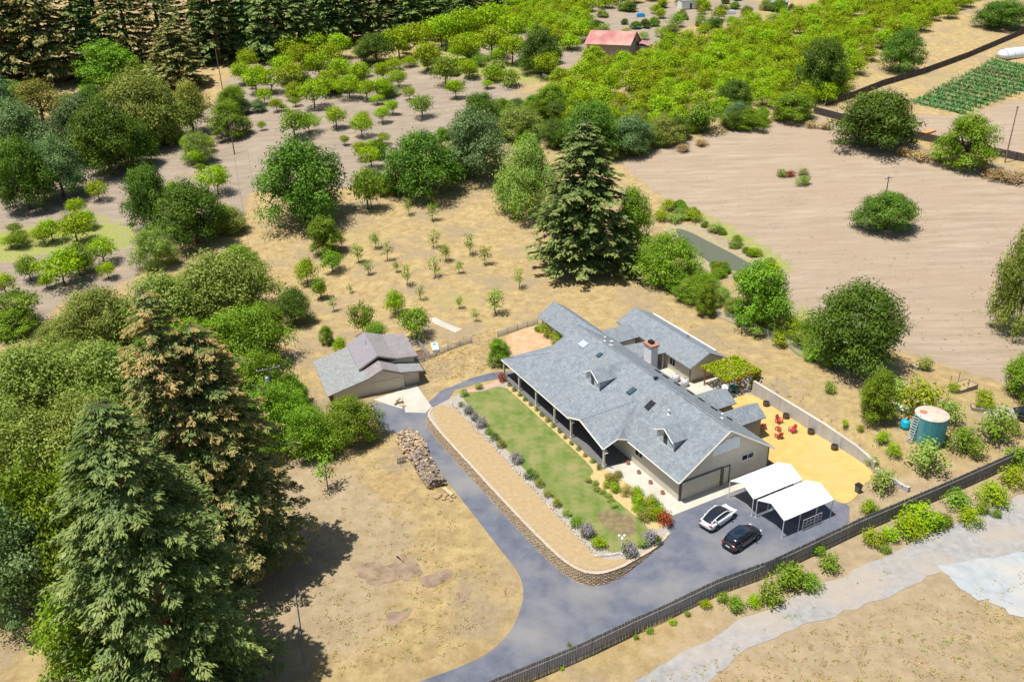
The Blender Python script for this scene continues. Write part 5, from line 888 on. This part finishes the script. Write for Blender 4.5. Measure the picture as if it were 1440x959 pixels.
def wire(a, b, sag, label):
    pts = [a.lerp(b, k/20)-a+Vector((0, 0, -sag*4*(k/20)*(1-k/20))) for k in range(21)]; m = MB(); m.tube(pts, 0.022, M_BLACK, 4); o = m.build('power_line', None, label=label, cat='cable'); o.location = a
far = P(640, 12)+Vector((0, 0, 14)); wire(t2b, far, 2.0, 'thin power line sagging across the dark conifer forest'); wire(t1, t2, 3.5, 'thin power line from the transformer pole up to the orchard pole')
# ---------------------------------------------------------------- vehicles
def ring(x, hw, zl, zb, k=0.9): return [(x, -hw*0.9, zl), (x, -hw, zl+0.18), (x, -hw, zb-0.16), (x, -hw*k, zb-0.02), (x, -hw*0.45, zb+0.03), (x, hw*0.45, zb+0.03), (x, hw*k, zb-0.02), (x, hw, zb-0.16), (x, hw, zl+0.18), (x, hw*0.9, zl)]
def crow(x, hb_, ht, zb, zt): return [(x, -hb_, zb), (x, -(hb_*0.45+ht*0.55), zb+(zt-zb)*0.62), (x, -ht, zt-0.05), (x, -ht*0.55, zt), (x, ht*0.55, zt), (x, ht, zt-0.05), (x, hb_*0.45+ht*0.55, zb+(zt-zb)*0.62), (x, hb_, zb)]
def car(p, rz, label, name, body, roof_mt, suv):
    o = empty(name, p, rz, label=label, cat='car'); L2 = 2.37; W2 = 0.95
    st = [(-L2, 0.72, 0.42, 0.80), (-L2+0.10, 0.84, 0.30, 0.96 if suv else 0.92), (-L2+0.5, 0.93, 0.24, 1.06 if suv else 1.02), (-1.3, 0.95, 0.22, 1.05), (0, 0.955, 0.2, 1.02), (0.95, 0.95, 0.22, 1.01), (1.5, 0.93, 0.22, 0.96), (1.95, 0.88, 0.26, 0.86), (2.22, 0.78, 0.32, 0.74), (L2, 0.60, 0.42, 0.62)]
    m = MB(); m.loft([ring(*s) for s in st], body); b = m.build('body', o, smooth=True); b.modifiers.new('sub', 'SUBSURF').levels = 2; b.modifiers['sub'].render_levels = 2
    if suv: cs = [(-2.12, 0.80, 0.60, 0.98, 1.12), (-1.85, 0.86, 0.62, 1.0, 1.52), (-1.2, 0.88, 0.66, 1.0, 1.63), (-0.2, 0.88, 0.67, 1.0, 1.65), (0.45, 0.88, 0.63, 0.98, 1.56), (1.35, 0.82, 0.58, 0.94, 1.0)]
    else: cs = [(-2.15, 0.76, 0.55, 0.96, 1.05), (-1.6, 0.85, 0.58, 1.0, 1.38), (-0.9, 0.88, 0.63, 1.0, 1.57), (-0.1, 0.88, 0.65, 1.0, 1.62), (0.5, 0.87, 0.62, 0.98, 1.52), (1.5, 0.82, 0.56, 0.94, 0.99)]
    m = MB(); m.loft([crow(*s) for s in cs], M_GLASS); c = m.build('glasshouse', o, smooth=True); c.modifiers.new('sub', 'SUBSURF').levels = 2; c.modifiers['sub'].render_levels = 2
    for s in (-1, 1):
        m = MB(); m.tube([(cs[0][0]-0.05, s*cs[0][2]*1.15, cs[0][4]-0.1)]+[(q[0], s*q[2]*1.04, q[4]-0.06) for q in cs[1:-1]]+[(cs[-1][0]+0.05, s*cs[-1][2]*1.28, cs[-1][4]-0.07)], 0.055, body, 6); m.tube([(-1.25 if suv else -1.35, s*0.86, 1.0), (-1.55, s*0.66, cs[1][4]-0.02)], 0.10 if suv else 0.08, body, 6); m.build('roof_rail', o, smooth=True)
        m = MB(); m.box((0.75, s*1.04, 1.02), (0.16, 0.2, 0.13), body); m.build('mirror', o)
        m = MB(); m.box((-L2+0.12, s*0.66, 0.86), (0.16, 0.38, 0.11), M_LAMPR); m.build('tail_light', o); m = MB(); m.box((2.12, s*0.62, 0.70), (0.26, 0.3, 0.09), M_WHITE, -s*0.35); m.build('headlight', o)
        for x in (-1.42, 1.45):
            y = s*0.85; m = MB(); n = 20; vs = []
            for yy, rr in ((y-s*0.12, 0.345), (y+s*0.09, 0.345), (y+s*0.115, 0.32), (y+s*0.115, 0.24)): vs += [(x+rr*math.cos(2*math.pi*k/n), yy, 0.345+rr*math.sin(2*math.pi*k/n)) for k in range(n)]
            m.add(vs, [(r*n+k, r*n+(k+1) % n, (r+1)*n+(k+1) % n, (r+1)*n+k) for r in range(3) for k in range(n)], M_TYRE); wo_ = m.build('wheel', o)
            m = MB(); m.add([(x+0.24*math.cos(2*math.pi*k/n), y+s*0.10, 0.345+0.24*math.sin(2*math.pi*k/n)) for k in range(n)], [tuple(range(n))], M_BLACK)
            for k in range(5): a = k*1.2566; m.tube([(x, y+s*0.11, 0.345), (x+0.23*math.cos(a), y+s*0.105, 0.345+0.23*math.sin(a))], 0.03, M_RIM, 4)
            m.build('rim', wo_)
            m = MB(); m.add([(x+0.41*math.cos(2*math.pi*k/n), s*0.957, 0.36+0.41*math.sin(2*math.pi*k/n)) for k in range(n) if True], [tuple(range(n))], M_BLACK); m.build('wheel_arch', o)
    m = MB(); m.box((-L2+0.02, 0, 0.66), (0.06, 0.5, 0.13), M_WHITE); m.build('licence_plate', o)
    m = MB(); m.box((-L2+0.12, 0, 0.36), (0.22, 1.5, 0.2), M_BLACK); m.build('rear_bumper', o)
    if suv: m = MB(); m.slab([(-1.7, -0.55, 1.60), (-1.2, -0.6, 1.645), (-0.2, -0.6, 1.66), (0.35, -0.57, 1.58), (0.35, 0.57, 1.58), (-0.2, 0.6, 1.66), (-1.2, 0.6, 1.645), (-1.7, 0.55, 1.60)], 0.02, roof_mt); m.build('roof_panel', o)
def carpix(rl, rr, fr): a, b, c = P(*rl), P(*rr), P(*fr); mid = (a+b)/2+(c-b)*0.5; d = c-b; return Vector((mid.x, mid.y, g(mid.x, mid.y)+0.04)), math.atan2(d.y, d.x)
M_BLUEROOF = mat('blue_black_roof', (0.02, 0.035, 0.06), rough=0.12, spec=0.8)
car(*carpix((979.5, 740.5), (1001.7, 752), (1039.3, 725.5)), 'white electric hatchback with black glass roof parked by the garage apron', 'parked_car', M_CARW, M_BLUEROOF, False); car(*carpix((1012, 768.5), (1034.5, 781.5), (1073.5, 755)), 'dark grey SUV parked next to the white car', 'parked_suv', M_CARD, M_BLUEROOF, True)
pv = P(1440, 590); car(Vector((pv.x, pv.y, pv.z)), 2.6, 'dark vehicle parked beside the gravel heap under the trees', 'parked_vehicle', M_CARD, M_BLUEROOF, True)
# ---------------------------------------------------------------- yard furniture
def chair(b, a, rz, label):
    o = hroot('garden_chair', b, a, 0.06, rz, label=label, cat='chair', group='red garden chairs on the gravel')
    for k in range(5): m = MB(); m.box((0.05, -0.26+k*0.13, 0.36), (0.55, 0.115, 0.03), M_REDW, 0, Matrix.Rotation(0.15, 3, 'Y')); m.build('seat_slat', o)
    for k in range(5): m = MB(); m.box((-0.33, -0.24+k*0.12, 0.68), (0.03, 0.105, 0.78-0.05*abs(k-2)), M_REDW, 0, Matrix.Rotation(-0.4, 3, 'Y')); m.build('back_slat', o)
    for s in (-1, 1):
        m = MB(); m.box((0.02, s*0.38, 0.56), (0.72, 0.14, 0.035), M_REDW); m.build('arm', o)
        for x, h in ((0.3, 0.55), (-0.28, 0.5)): m = MB(); m.box((x, s*0.36, h/2), (0.09, 0.05, h), M_REDW); m.build('leg', o)
def hbz(px, py, z=0.0):
    p = P(px, py, z); return hb(p.x, p.y)
for px, py, rz, lb in ((1072, 603, 0.9, 'red slatted garden chair on gravel nearest the house wing'), (1095, 595, -1.5, 'red slatted garden chair on gravel with its back to the concrete wall'), (1114, 608, 3.0, 'red slatted garden chair on gravel on the wall side of the small table'), (1095, 616, 1.5, 'red slatted garden chair on gravel facing the concrete wall')): chair(*hbz(px, py), rz, lb)
b_, a_ = hbz(1094, 606); o = hroot('side_table', b_, a_, 0.06, label='small red slatted table between the red chairs', cat='table')
for k in range(4): m = MB(); m.bb((-0.3, -0.3+k*0.155, 0.44), (0.3, -0.165+k*0.155, 0.47), M_REDW); m.build('table_slat', o)
for x in (-0.24, 0.24):
    for y in (-0.24, 0.24): m = MB(); m.bb((x-0.04, y-0.04, 0), (x+0.04, y+0.04, 0.44), M_REDW); m.build('leg', o)
def barrel(p, label, r=0.42, h=0.6, mt=M_BARREL, plant=None, name='barrel_planter', cat='planter', group=None):
    o = empty(name, p, label=label, cat=cat, group=group); m = MB(); m.lathe([(r*0.85, 0), (r*1.02, h*0.5), (r, h), (r*0.88, h), (r*0.86, h*0.8), (0.02, h*0.8)], (0, 0, 0), mt, 14); m.build('tub', o, smooth=False)
    m = MB(); m.lathe([(r*0.86, h*0.8), (0.02, h*0.84)], (0, 0, 0.005), M_SOIL, 14); m.build('soil', o)
    if mt is M_BARREL:
        for z in (0.18, 0.75): m = MB(); m.lathe([(r*(0.93+0.12*z), h*z), (r*(0.945+0.12*z)+0.01, h*z+0.03), (r*(0.95+0.12*z), h*z+0.06)], (0, 0, 0), M_BLACK, 14); m.build('hoop', o)
    if plant: c = bpy.data.objects.new('plant', BUSH[plant][0]); COL.objects.link(c); c.parent = o; c.scale = (r*0.9, r*0.9, 0.35); c.location = (0, 0, h*0.7)
for px, py in ((1082, 569), (1108, 587), (1140, 610), (1173, 632)): b_, a_ = hbz(px, py); barrel(HW(min(b_, 22.8), a_, 0.05), 'brown half barrel planter against the concrete wall on golden gravel', group='half barrels along the concrete wall')
for i, a in enumerate((8.8, 6.6, 4.3, 2.0)): barrel(HW(-0.75, a, 0.07), 'small terracotta flower pot along the garage side wall', 0.24, 0.36, M_TERRA, None, 'flower_pot', 'flower pot', 'terracotta pots along the garage wall')
b_, a_ = hbz(755, 465); barrel(HW(b_, a_, 0), 'brown half barrel planter on the orange dirt by the picket fence', 0.4, 0.55)
lp = hroot('lamp_post', -10.5, -4.0, 0.03, label='white garden lamp post with three globes at the lawn corner', cat='lamp post'); m = MB(); m.lathe([(0.16, 0), (0.14, 0.1), (0.06, 0.2), (0.045, 2.1), (0.06, 2.2)], (0, 0, 0), M_WHITE, 10); m.build('post', lp)
for k in range(3):
    a = k*2.094; x, y = 0.32*math.cos(a), 0.32*math.sin(a); m = MB(); m.tube([(0, 0, 1.95), (x*0.6, y*0.6, 1.9), (x, y, 2.05)], 0.025, M_WHITE, 6); ar = m.build('arm', lp); m = MB(); m.lathe([(0.03, 0), (0.12, 0.06), (0.15, 0.16), (0.11, 0.26), (0.02, 0.3)], (x, y, 2.05), M_WHITE, 12); m.build('globe', ar, smooth=True)
# ---------------------------------------------------------------- edging rocks
er = hroot('rock_edging', -13, 14, label='line of pale rocks edging the pebble strip above the sand', cat='rock edging'); m = MB(); 
def rock(mb, c, r, mt):
    me = []; n = 6
    for z, q in ((-0.5, 0.8), (0.1, 1.0), (0.55, 0.6)): me.append([(c[0]+r*q*random.uniform(0.75, 1.15)*math.cos(k*math.pi/3), c[1]+r*q*random.uniform(0.75, 1.15)*math.sin(k*math.pi/3), c[2]+r*z*0.8) for k in range(n)])
    mb.loft(me, mt)
for i in range(150):
    a = -17+i*0.242; rock(m, (random.uniform(-0.15, 0.15)+(-0.25 if a > 10 else 0), a, 0.12), random.uniform(0.1, 0.2), M_ROCK)
for i in range(45): t = i/44; q = (-0.0+2.8*t, -17-0.9*math.sin(t*1.6), 0.1); rock(m, q, random.uniform(0.12, 0.22), M_ROCK)
m.build('rocks', er, kind='stuff')
# ---------------------------------------------------------------- firewood
w0, w1 = P(574, 619), P(613, 683); d = (w1-w0); Lw = d.length; wr = empty('firewood_pile', (w0+w1)/2, math.atan2(d.y, d.x), label='long stacked pile of split firewood beside the driveway', cat='woodpile'); m = MB(); m2 = MB()
for i in range(1500):
    x = random.uniform(-Lw/2-0.6, Lw/2+0.4); t = (x+Lw/2)/Lw; hw = 1.5 if t < 0.35 else 1.15; top = 1.5-0.25*random.random()+(0.15*math.sin(x*1.7)); y = random.uniform(-hw, hw); z = random.uniform(0.05, top*(1-0.55*(abs(y)/hw)**2.2)); 
    if z < top*0.45 and abs(y) < hw*0.6: continue
    L_, r = random.uniform(0.32, 0.5), random.uniform(0.07, 0.14); ang = random.gauss(1.57, 0.35) if random.random() < 0.75 else random.uniform(0, 3.14); u = Vector((math.cos(ang)*L_/2, math.sin(ang)*L_/2, random.gauss(0, 0.06))); c = Vector((x, y, z))
    (m2 if t < 0.38 and random.random() < 0.6 or random.random() < 0.08 else m).tube([c-u, c+u], r, M_LOGY if (t < 0.38 and False) else M_LOG, random.choice((3, 4, 5)))
m2.M = [M_LOGY]; m.build('grey_logs', wr, kind='stuff'); m2.build('yellow_logs', wr, kind='stuff'); m = MB(); m.bb((-Lw/2-0.3, -1.0, 0), (Lw/2+0.2, 1.0, 0.75), M_LOG); m.build('log_core', wr)
q = P(631, 694); o = empty('cut_log', q, 2.2, label='thick yellow cut log lying at the end of the firewood pile', cat='log'); m = MB(); m.tube([(-0.9, 0, 0.24), (0.9, 0, 0.24)], 0.24, M_LOGY, 12); m.build('trunk', o)
for i, (x, y) in enumerate([(618, 697), (624, 702), (631, 701), (638, 699), (627, 697), (634, 704), (614, 699)]): q = P(x, y); m = MB(); rock(m, (0, 0, 0.12), random.uniform(0.28, 0.45), M_SAND); o = m.build('rock', None, label='tan rock in the small heap by the firewood pile', cat='rock', group='tan rocks by the firewood'); o.location = q
q = P(565, 651); o = empty('wooden_pallet', q, 0.5, label='dark wooden pallet standing beside the firewood pile', cat='pallet')
for k in range(6): m = MB(); m.box((-0.5+k*0.2, 0, 0.5), (0.1, 0.03, 1.0), M_WOODG, 0, Matrix.Rotation(0.35, 3, 'X')); m.build('slat', o)
for z in (0.15, 0.8): m = MB(); m.box((0, 0.06-(z-0.5)*0.36, z), (1.2, 0.09, 0.09), M_WOODG); m.build('rail', o)
for k, (x, y) in enumerate([(560, 563), (563, 567), (566, 571), (558, 568)]): q = P(x, y); o = empty('split_log', q, random.uniform(0, 3), label='split log dropped on the concrete by the detached garage', cat='log', group='split logs by the detached garage'); m = MB(); m.tube([(-0.45, 0, 0.14), (0.45, 0, 0.16)], 0.15, M_BARREL if k % 2 else M_LOGY, 6); m.build('wood', o)
# ---------------------------------------------------------------- garden bed and tub behind the detached garage
q = P(585, 502); o = empty('garden_bed', q, HROT, label='brown soil garden bed inside the grey picket fence', cat='garden bed'); m = MB()
for x0, x1, y0, y1 in ((-1.6, 1.6, -1.3, -1.2), (-1.6, 1.6, 1.2, 1.3), (-1.6, -1.5, -1.2, 1.2), (1.5, 1.6, -1.2, 1.2)): m = MB(); m.bb((x0, y0, 0), (x1, y1, 0.35), M_BARREL); m.build('side_board', o)
m = MB(); m.bb((-1.5, -1.2, 0), (1.5, 1.2, 0.24), M_SOIL); m.build('soil', o)
q = P(612, 491); o = empty('white_tub', q, HROT+1.3, label='white tub with a blue lid spot beside the picket fence', cat='tub'); m = MB(); m.loft([[(x, y*0.9, 0), (x, y, 0.3)][::1] for x, y in ((-1, 1), (1, 1))]+[], M_WHITE, False); m = MB(); m.loft([[(-1.2*s, -0.55*s, z), (1.2*s, -0.55*s, z), (1.3*s, 0, z), (1.2*s, 0.55*s, z), (-1.2*s, 0.55*s, z), (-1.3*s, 0, z)] for s, z in ((0.85, 0), (1, 0.5), (0.95, 0.6), (0.6, 0.7))], M_WHITE); m.build('shell', o); m = MB(); m.lathe([(0.3, 0.69), (0.28, 0.78), (0.02, 0.8)], (0.3, 0, 0), M_BLUE, 14); m.build('lid', o)
# ---------------------------------------------------------------- water tank corner
q = P(1303, 617); tk = empty('water_tank', q, 0.2, label='large teal corrugated water tank with rust-coloured flat top', cat='water tank'); m = MB(); prof = [(1.85, 0)]
for k in range(24): prof += [(1.85, 0.05+k*0.14), (1.88, 0.12+k*0.14)]
m.lathe(prof+[(1.86, 3.5)], (0, 0, 0), M_TEAL, 40); m.build('shell', tk, smooth=True); m = MB(); m.lathe([(1.9, 3.48), (1.9, 3.54), (1.2, 3.62), (0.02, 3.66)], (0, 0, 0), M_RUST, 40); tp = m.build('top', tk); m = MB(); m.lathe([(0.42, 0), (0.42, 0.12), (0.02, 0.15)], (-0.8, 0.5, 3.58), M_TERRA, 16); m.build('hatch', tp)
o = empty('ladder', P(1277, 622), 0.25, label='pale wooden ladder leaning against the teal water tank', cat='ladder'); A0, A1 = Vector((0, 0, 0.05)), Vector((0.95, 0.35, 3.7)); n_ = Vector((-0.34, 0.94, 0))
for s in (-0.32, 0.32): m = MB(); m.tube([A0+n_*s, A1+n_*s], 0.05, M_PICK, 4); m.build('rail', o)
for k in range(11): c = A0.lerp(A1, (k+0.6)/11.5); m = MB(); m.tube([c-n_*0.32, c+n_*0.32], 0.045, M_PICK, 4); m.build('rung', o)
q = P(1272, 602); o = empty('blue_drum', q, label='bright blue plastic drum beside the ladder and water tank', cat='drum'); m = MB(); m.lathe([(0.5, 0), (0.55, 0.1), (0.55, 0.35), (0.58, 0.4), (0.55, 0.45), (0.55, 0.95), (0.48, 1.1), (0.2, 1.2), (0.02, 1.2)], (0, 0, 0), M_BLUE, 20); m.build('shell', o, smooth=True); m = MB(); m.lathe([(0.12, 1.2), (0.12, 1.28), (0.02, 1.29)], (0.2, 0, 0), M_BLACK, 10); m.build('cap', o)
q = P(1265, 577); o = empty('covered_box', q, -0.5, label='white lidded box on dark base below the leaning fruit tree', cat='box'); m = MB(); m.bb((-1.1, -0.65, 0), (1.1, 0.65, 0.4), M_WOODG); m.build('base', o); m = MB(); m.loft([[(-1.15, -0.7, 0.4), (1.15, -0.7, 0.4), (1.15, 0.7, 0.4), (-1.15, 0.7, 0.4)], [(-1.15, -0.7, 0.55), (1.15, -0.7, 0.55), (1.15, 0.7, 0.55), (-1.15, 0.7, 0.55)], [(-0.95, -0.5, 0.66), (0.95, -0.5, 0.66), (0.95, 0.5, 0.66), (-0.95, 0.5, 0.66)]], M_WHITE); m.build('lid', o)
for (px, py, rz, L_, W_, lb) in ((1354, 546, 0.45, 3.4, 1.9, 'raised wooden planter box with soil and wooden stakes in the bare field corner'), (1384, 578, -0.35, 3.2, 1.2, 'raised wooden planter box with green plant near the gravel heap'), (1292, 516, 0.5, 2.6, 1.3, 'raised wooden planter box with weeds behind the big spreading tree')):
    q = P(px, py); o = empty('planter_box', q, rz, label=lb, cat='planter')
    for x0, x1, y0, y1 in ((-L_/2, L_/2, -W_/2, -W_/2+0.06), (-L_/2, L_/2, W_/2-0.06, W_/2), (-L_/2, -L_/2+0.06, -W_/2+0.06, W_/2-0.06), (L_/2-0.06, L_/2, -W_/2+0.06, W_/2-0.06)): m = MB(); m.bb((x0, y0, 0), (x1, y1, 0.6), M_WOODG); m.build('side_board', o)
    m = MB(); m.bb((-L_/2+0.06, -W_/2+0.06, 0), (L_/2-0.06, W_/2-0.06, 0.5), M_SAND); m.build('soil', o)
    for k in range(3): c = bpy.data.objects.new('plant', BUSH['lime' if px > 1380 else 'green'][k]); COL.objects.link(c); c.parent = o; s_ = 0.55 if px > 1380 else 0.2; c.scale = (s_, s_, s_); c.location = (-L_/4+k*L_/4, 0, 0.45)
    if px == 1354:
        for x, y in ((-1.6, 0.9), (0.2, 1.0), (-0.4, -0.9)): m = MB(); m.tube([(x, y, 0), (x, y, 2.0)], 0.04, M_BARREL, 5); m.build('stake', o)
q = P(1407, 583); o = empty('gravel_heap', q, label='pale gravel heap beside the dark parked vehicle', cat='gravel heap'); m = MB(); m.loft([[(r*math.cos(k*0.5236)*random.uniform(0.9, 1.1), r*0.8*math.sin(k*0.5236)*random.uniform(0.9, 1.1), z) for k in range(12)] for r, z in ((2.6, -0.1), (2.0, 0.5), (1.1, 0.85), (0.2, 0.95))], M_PEB); m.build('heap', o, smooth=True)
q = P(1206, 692); o = empty('trash_bin', q, HROT, label='dark grey wheeled bin at the corner of the golden gravel yard', cat='bin'); m = MB(); m.loft([[(-0.28*s, -0.3*s, z), (0.28*s, -0.3*s, z), (0.28*s, 0.3*s, z), (-0.28*s, 0.3*s, z)] for s, z in ((0.8, 0.05), (1.0, 1.0))], mat('bin_plastic', (0.09, 0.10, 0.12), rough=0.5)); m.build('body', o); m = MB(); m.bb((-0.32, -0.34, 1.0), (0.32, 0.34, 1.08), M_BLACK); m.build('lid', o)
# ---------------------------------------------------------------- patio items
for b, a, lb in ((16.8, 22.2, 'round pale grey tank by the cottage wall'), (17.0, 20.5, 'round pale grey tank at the cottage corner')): o = hroot('round_tank', b, a, 0.05, label=lb, cat='tank', group='round tanks by the cottage'); m = MB(); m.lathe([(0.35, 0), (0.55, 0.3), (0.6, 0.6), (0.5, 0.9), (0.2, 1.05), (0.02, 1.07)], (0, 0, 0), M_TANKG, 18); m.build('shell', o, smooth=True); m = MB(); m.lathe([(0.1, 1.05), (0.1, 1.15), (0.02, 1.16)], (0, 0, 0), M_BLACK, 10); m.build('valve', o)
o = hroot('satellite_dish', 17.3, 12.8, 2.9, label='white satellite dish on a post above the back wing roof', cat='satellite dish'); m = MB(); m.tube([(0, 0, -2.9), (0, 0, 0.5)], 0.04, M_STEEL, 6); m.build('mast', o); m = MB(); m.lathe([(0.02, 0), (0.25, 0.03), (0.45, 0.11), (0.46, 0.12), (0.25, 0.05), (0.02, 0.02)], (0, 0, 0), M_WHITE, 18); dd = m.build('dish', o, smooth=True); dd.location = (-0.1, -0.1, 0.55); dd.rotation_euler = (0.6, -0.3, 0)
o = hroot('patio_table', 21.6, 15.6, 0.05, label='green patio table under the vine-covered pergola', cat='table'); m = MB(); m.lathe([(0.7, 0.72), (0.72, 0.75), (0.02, 0.76)], (0, 0, 0), mat('green_table', (0.02, 0.16, 0.14), rough=0.5), 18); m.build('top', o); m = MB(); m.lathe([(0.3, 0), (0.05, 0.08), (0.05, 0.72)], (0, 0, 0), M_BLACK, 10); m.build('pedestal', o)
# ---------------------------------------------------------------- barn, far sheds and small far things
q = P(862, 76); o = empty('barn', q, -0.5, label='old barn with faded red metal roof among the orchard trees', cat='barn'); s = 1.0; m = MB(); gable_walls(m, 0, 0, -3.8, 3.8, [(0, 0)]*3, M_SIDING); m = MB()
m.add([(-6, -3.6, 0), (6, -3.6, 0), (6, 3.6, 0), (-6, 3.6, 0), (-6, -3.6, 3.2), (6, -3.6, 3.2), (6, 3.6, 3.2), (-6, 3.6, 3.2), (-6, 0, 5.6), (6, 0, 5.6)], [(0, 1, 5, 4), (2, 3, 7, 6), (1, 2, 6, 9, 5), (3, 0, 4, 8, 7)], mat('barn_boards', (0.30, 0.24, 0.21), (0.42, 0.35, 0.31), 1.5)); m.build('wall', o)
m = MB(); m.slab([(-6.5, -4.3, 2.85), (6.5, -4.3, 2.85), (6.5, 0, 5.8), (-6.5, 0, 5.8)], 0.1, M_REDROOF); m.slab([(-6.5, 4.3, 2.85), (-6.5, 0, 5.798), (6.5, 0, 5.798), (6.5, 4.3, 2.85)], 0.1, M_REDROOF); m.build('roof', o)
m = MB(); m.slab([(6.2, 1.0, 3.2), (6.2, 5.5, 3.0), (9.5, 5.5, 2.2), (9.5, 1.0, 2.2)], 0.1, M_REDROOF); m.build('lean_to_roof', o); m = MB(); m.bb((6.0, 1.2, 0), (9.2, 5.2, 2.15), M_WOODG); m.build('lean_to_wall', o)
m = MB(); m.bb((6.0, -0.4, 3.4), (6.06, 0.4, 4.4), M_BLACK); m.build('loft_window', o); m = MB(); m.bb((-5.2, -3.66, 0), (-3.6, -3.6, 2.3), M_TRIM); m.build('door', o); o.scale = (1.3, 1.3, 1.3)
for px, py, rz, L_, W_, hh, mt, lb in ((968, 12, 0.2, 8, 5, 3.2, M_WHITE, 'small pale shed in the shade of trees above the orchard'), (1092, 14, -0.2, 8, 5, 3.0, mat('blue_shed', (0.12, 0.30, 0.52), (0.16, 0.36, 0.58), 2), 'small blue shed in the trees above the dense orchard')):
    q = P(px, py); o = empty('shed', q, rz, label=lb, cat='shed'); m = MB(); m.bb((-L_/2, -W_/2, 0), (L_/2, W_/2, hh), mt); m.build('wall', o); m = MB(); m.slab([(-L_/2-0.3, -W_/2-0.3, hh), (L_/2+0.3, -W_/2-0.3, hh), (L_/2+0.3, 0, hh+1), (-L_/2-0.3, 0, hh+1)], 0.12, M_ROOFG); m.slab([(-L_/2-0.3, W_/2+0.3, hh), (-L_/2-0.3, 0, hh+0.998), (L_/2+0.3, 0, hh+0.998), (L_/2+0.3, W_/2+0.3, hh)], 0.12, M_ROOFG); m.build('roof', o); m = MB(); m.bb((-0.5, -W_/2-0.04, 0), (0.5, -W_/2, 2.1), M_DTRIM); m.build('door', o)
for px, py, wd, lb in ((901, 24, 3.0, 'bright blue tarp-covered stack on the dry slope above the barn'), (1027, 20, 3.6, 'grey tarp-covered stack at the tree line above the orchard')):
    q = P(px, py); mt = M_TARP if px < 950 else M_TANKG; m = MB(); m.loft([[(-wd/2*s, -0.9*s, z), (wd/2*s, -0.9*s, z), (wd/2*s, 0.9*s, z), (-wd/2*s, 0.9*s, z)] for s, z in ((1.1, 0), (1.0, 1.0), (0.8, 1.4))], mt); o = m.build('tarp_stack', None, label=lb, cat='tarp stack'); o.location = q
q = P(776, 107); o = empty('pool', q, 0.1, label='small round pool with teal water beside the dark oak up the slope', cat='pool'); m = MB(); m.lathe([(3.0, 0), (3.0, 0.9), (2.85, 0.9), (2.85, 0.7)], (0, 0, 0), M_WHITE, 28); m.build('rim', o); m = MB(); m.lathe([(2.85, 0.72), (0.02, 0.72)], (0, 0, 0), mat('pool_water', (0.02, 0.30, 0.34), rough=0.1), 28); m.build('water', o)
q = P(1428, 80); o = empty('hoop_greenhouse', q, 0.35, label='white hoop greenhouse at the upper end of the vegetable rows', cat='greenhouse'); m = MB(); m.loft([[(x, 2.4*math.cos(k*math.pi/10), 2.5*math.sin(k*math.pi/10)+0.4*(0 < k < 10)) for k in range(11)] for x in (-6, -3, 0, 3, 6, 9)], M_POLY); m.build('film', o, smooth=True)
for x in (-6, -3, 0, 3, 6, 9): m = MB(); m.tube([(x, 2.44*math.cos(k*math.pi/10), 2.54*math.sin(k*math.pi/10)+0.4*(0 < k < 10)) for k in range(11)], 0.06, M_STEEL, 5); m.build('hoop', o)
q = P(1305, 187); o = empty('lumber_stack', q, 0.6, label='stack of orange lumber planks beyond the lower board fence', cat='lumber')
for k in range(3):
    for r in range(5): m = MB(); m.bb((-2.2+random.uniform(-0.3, 0.3), -0.9+r*0.38, 0.02+k*0.16), (2.2, -0.56+r*0.38, 0.15+k*0.16), M_LUMBER); m.build('plank', o)
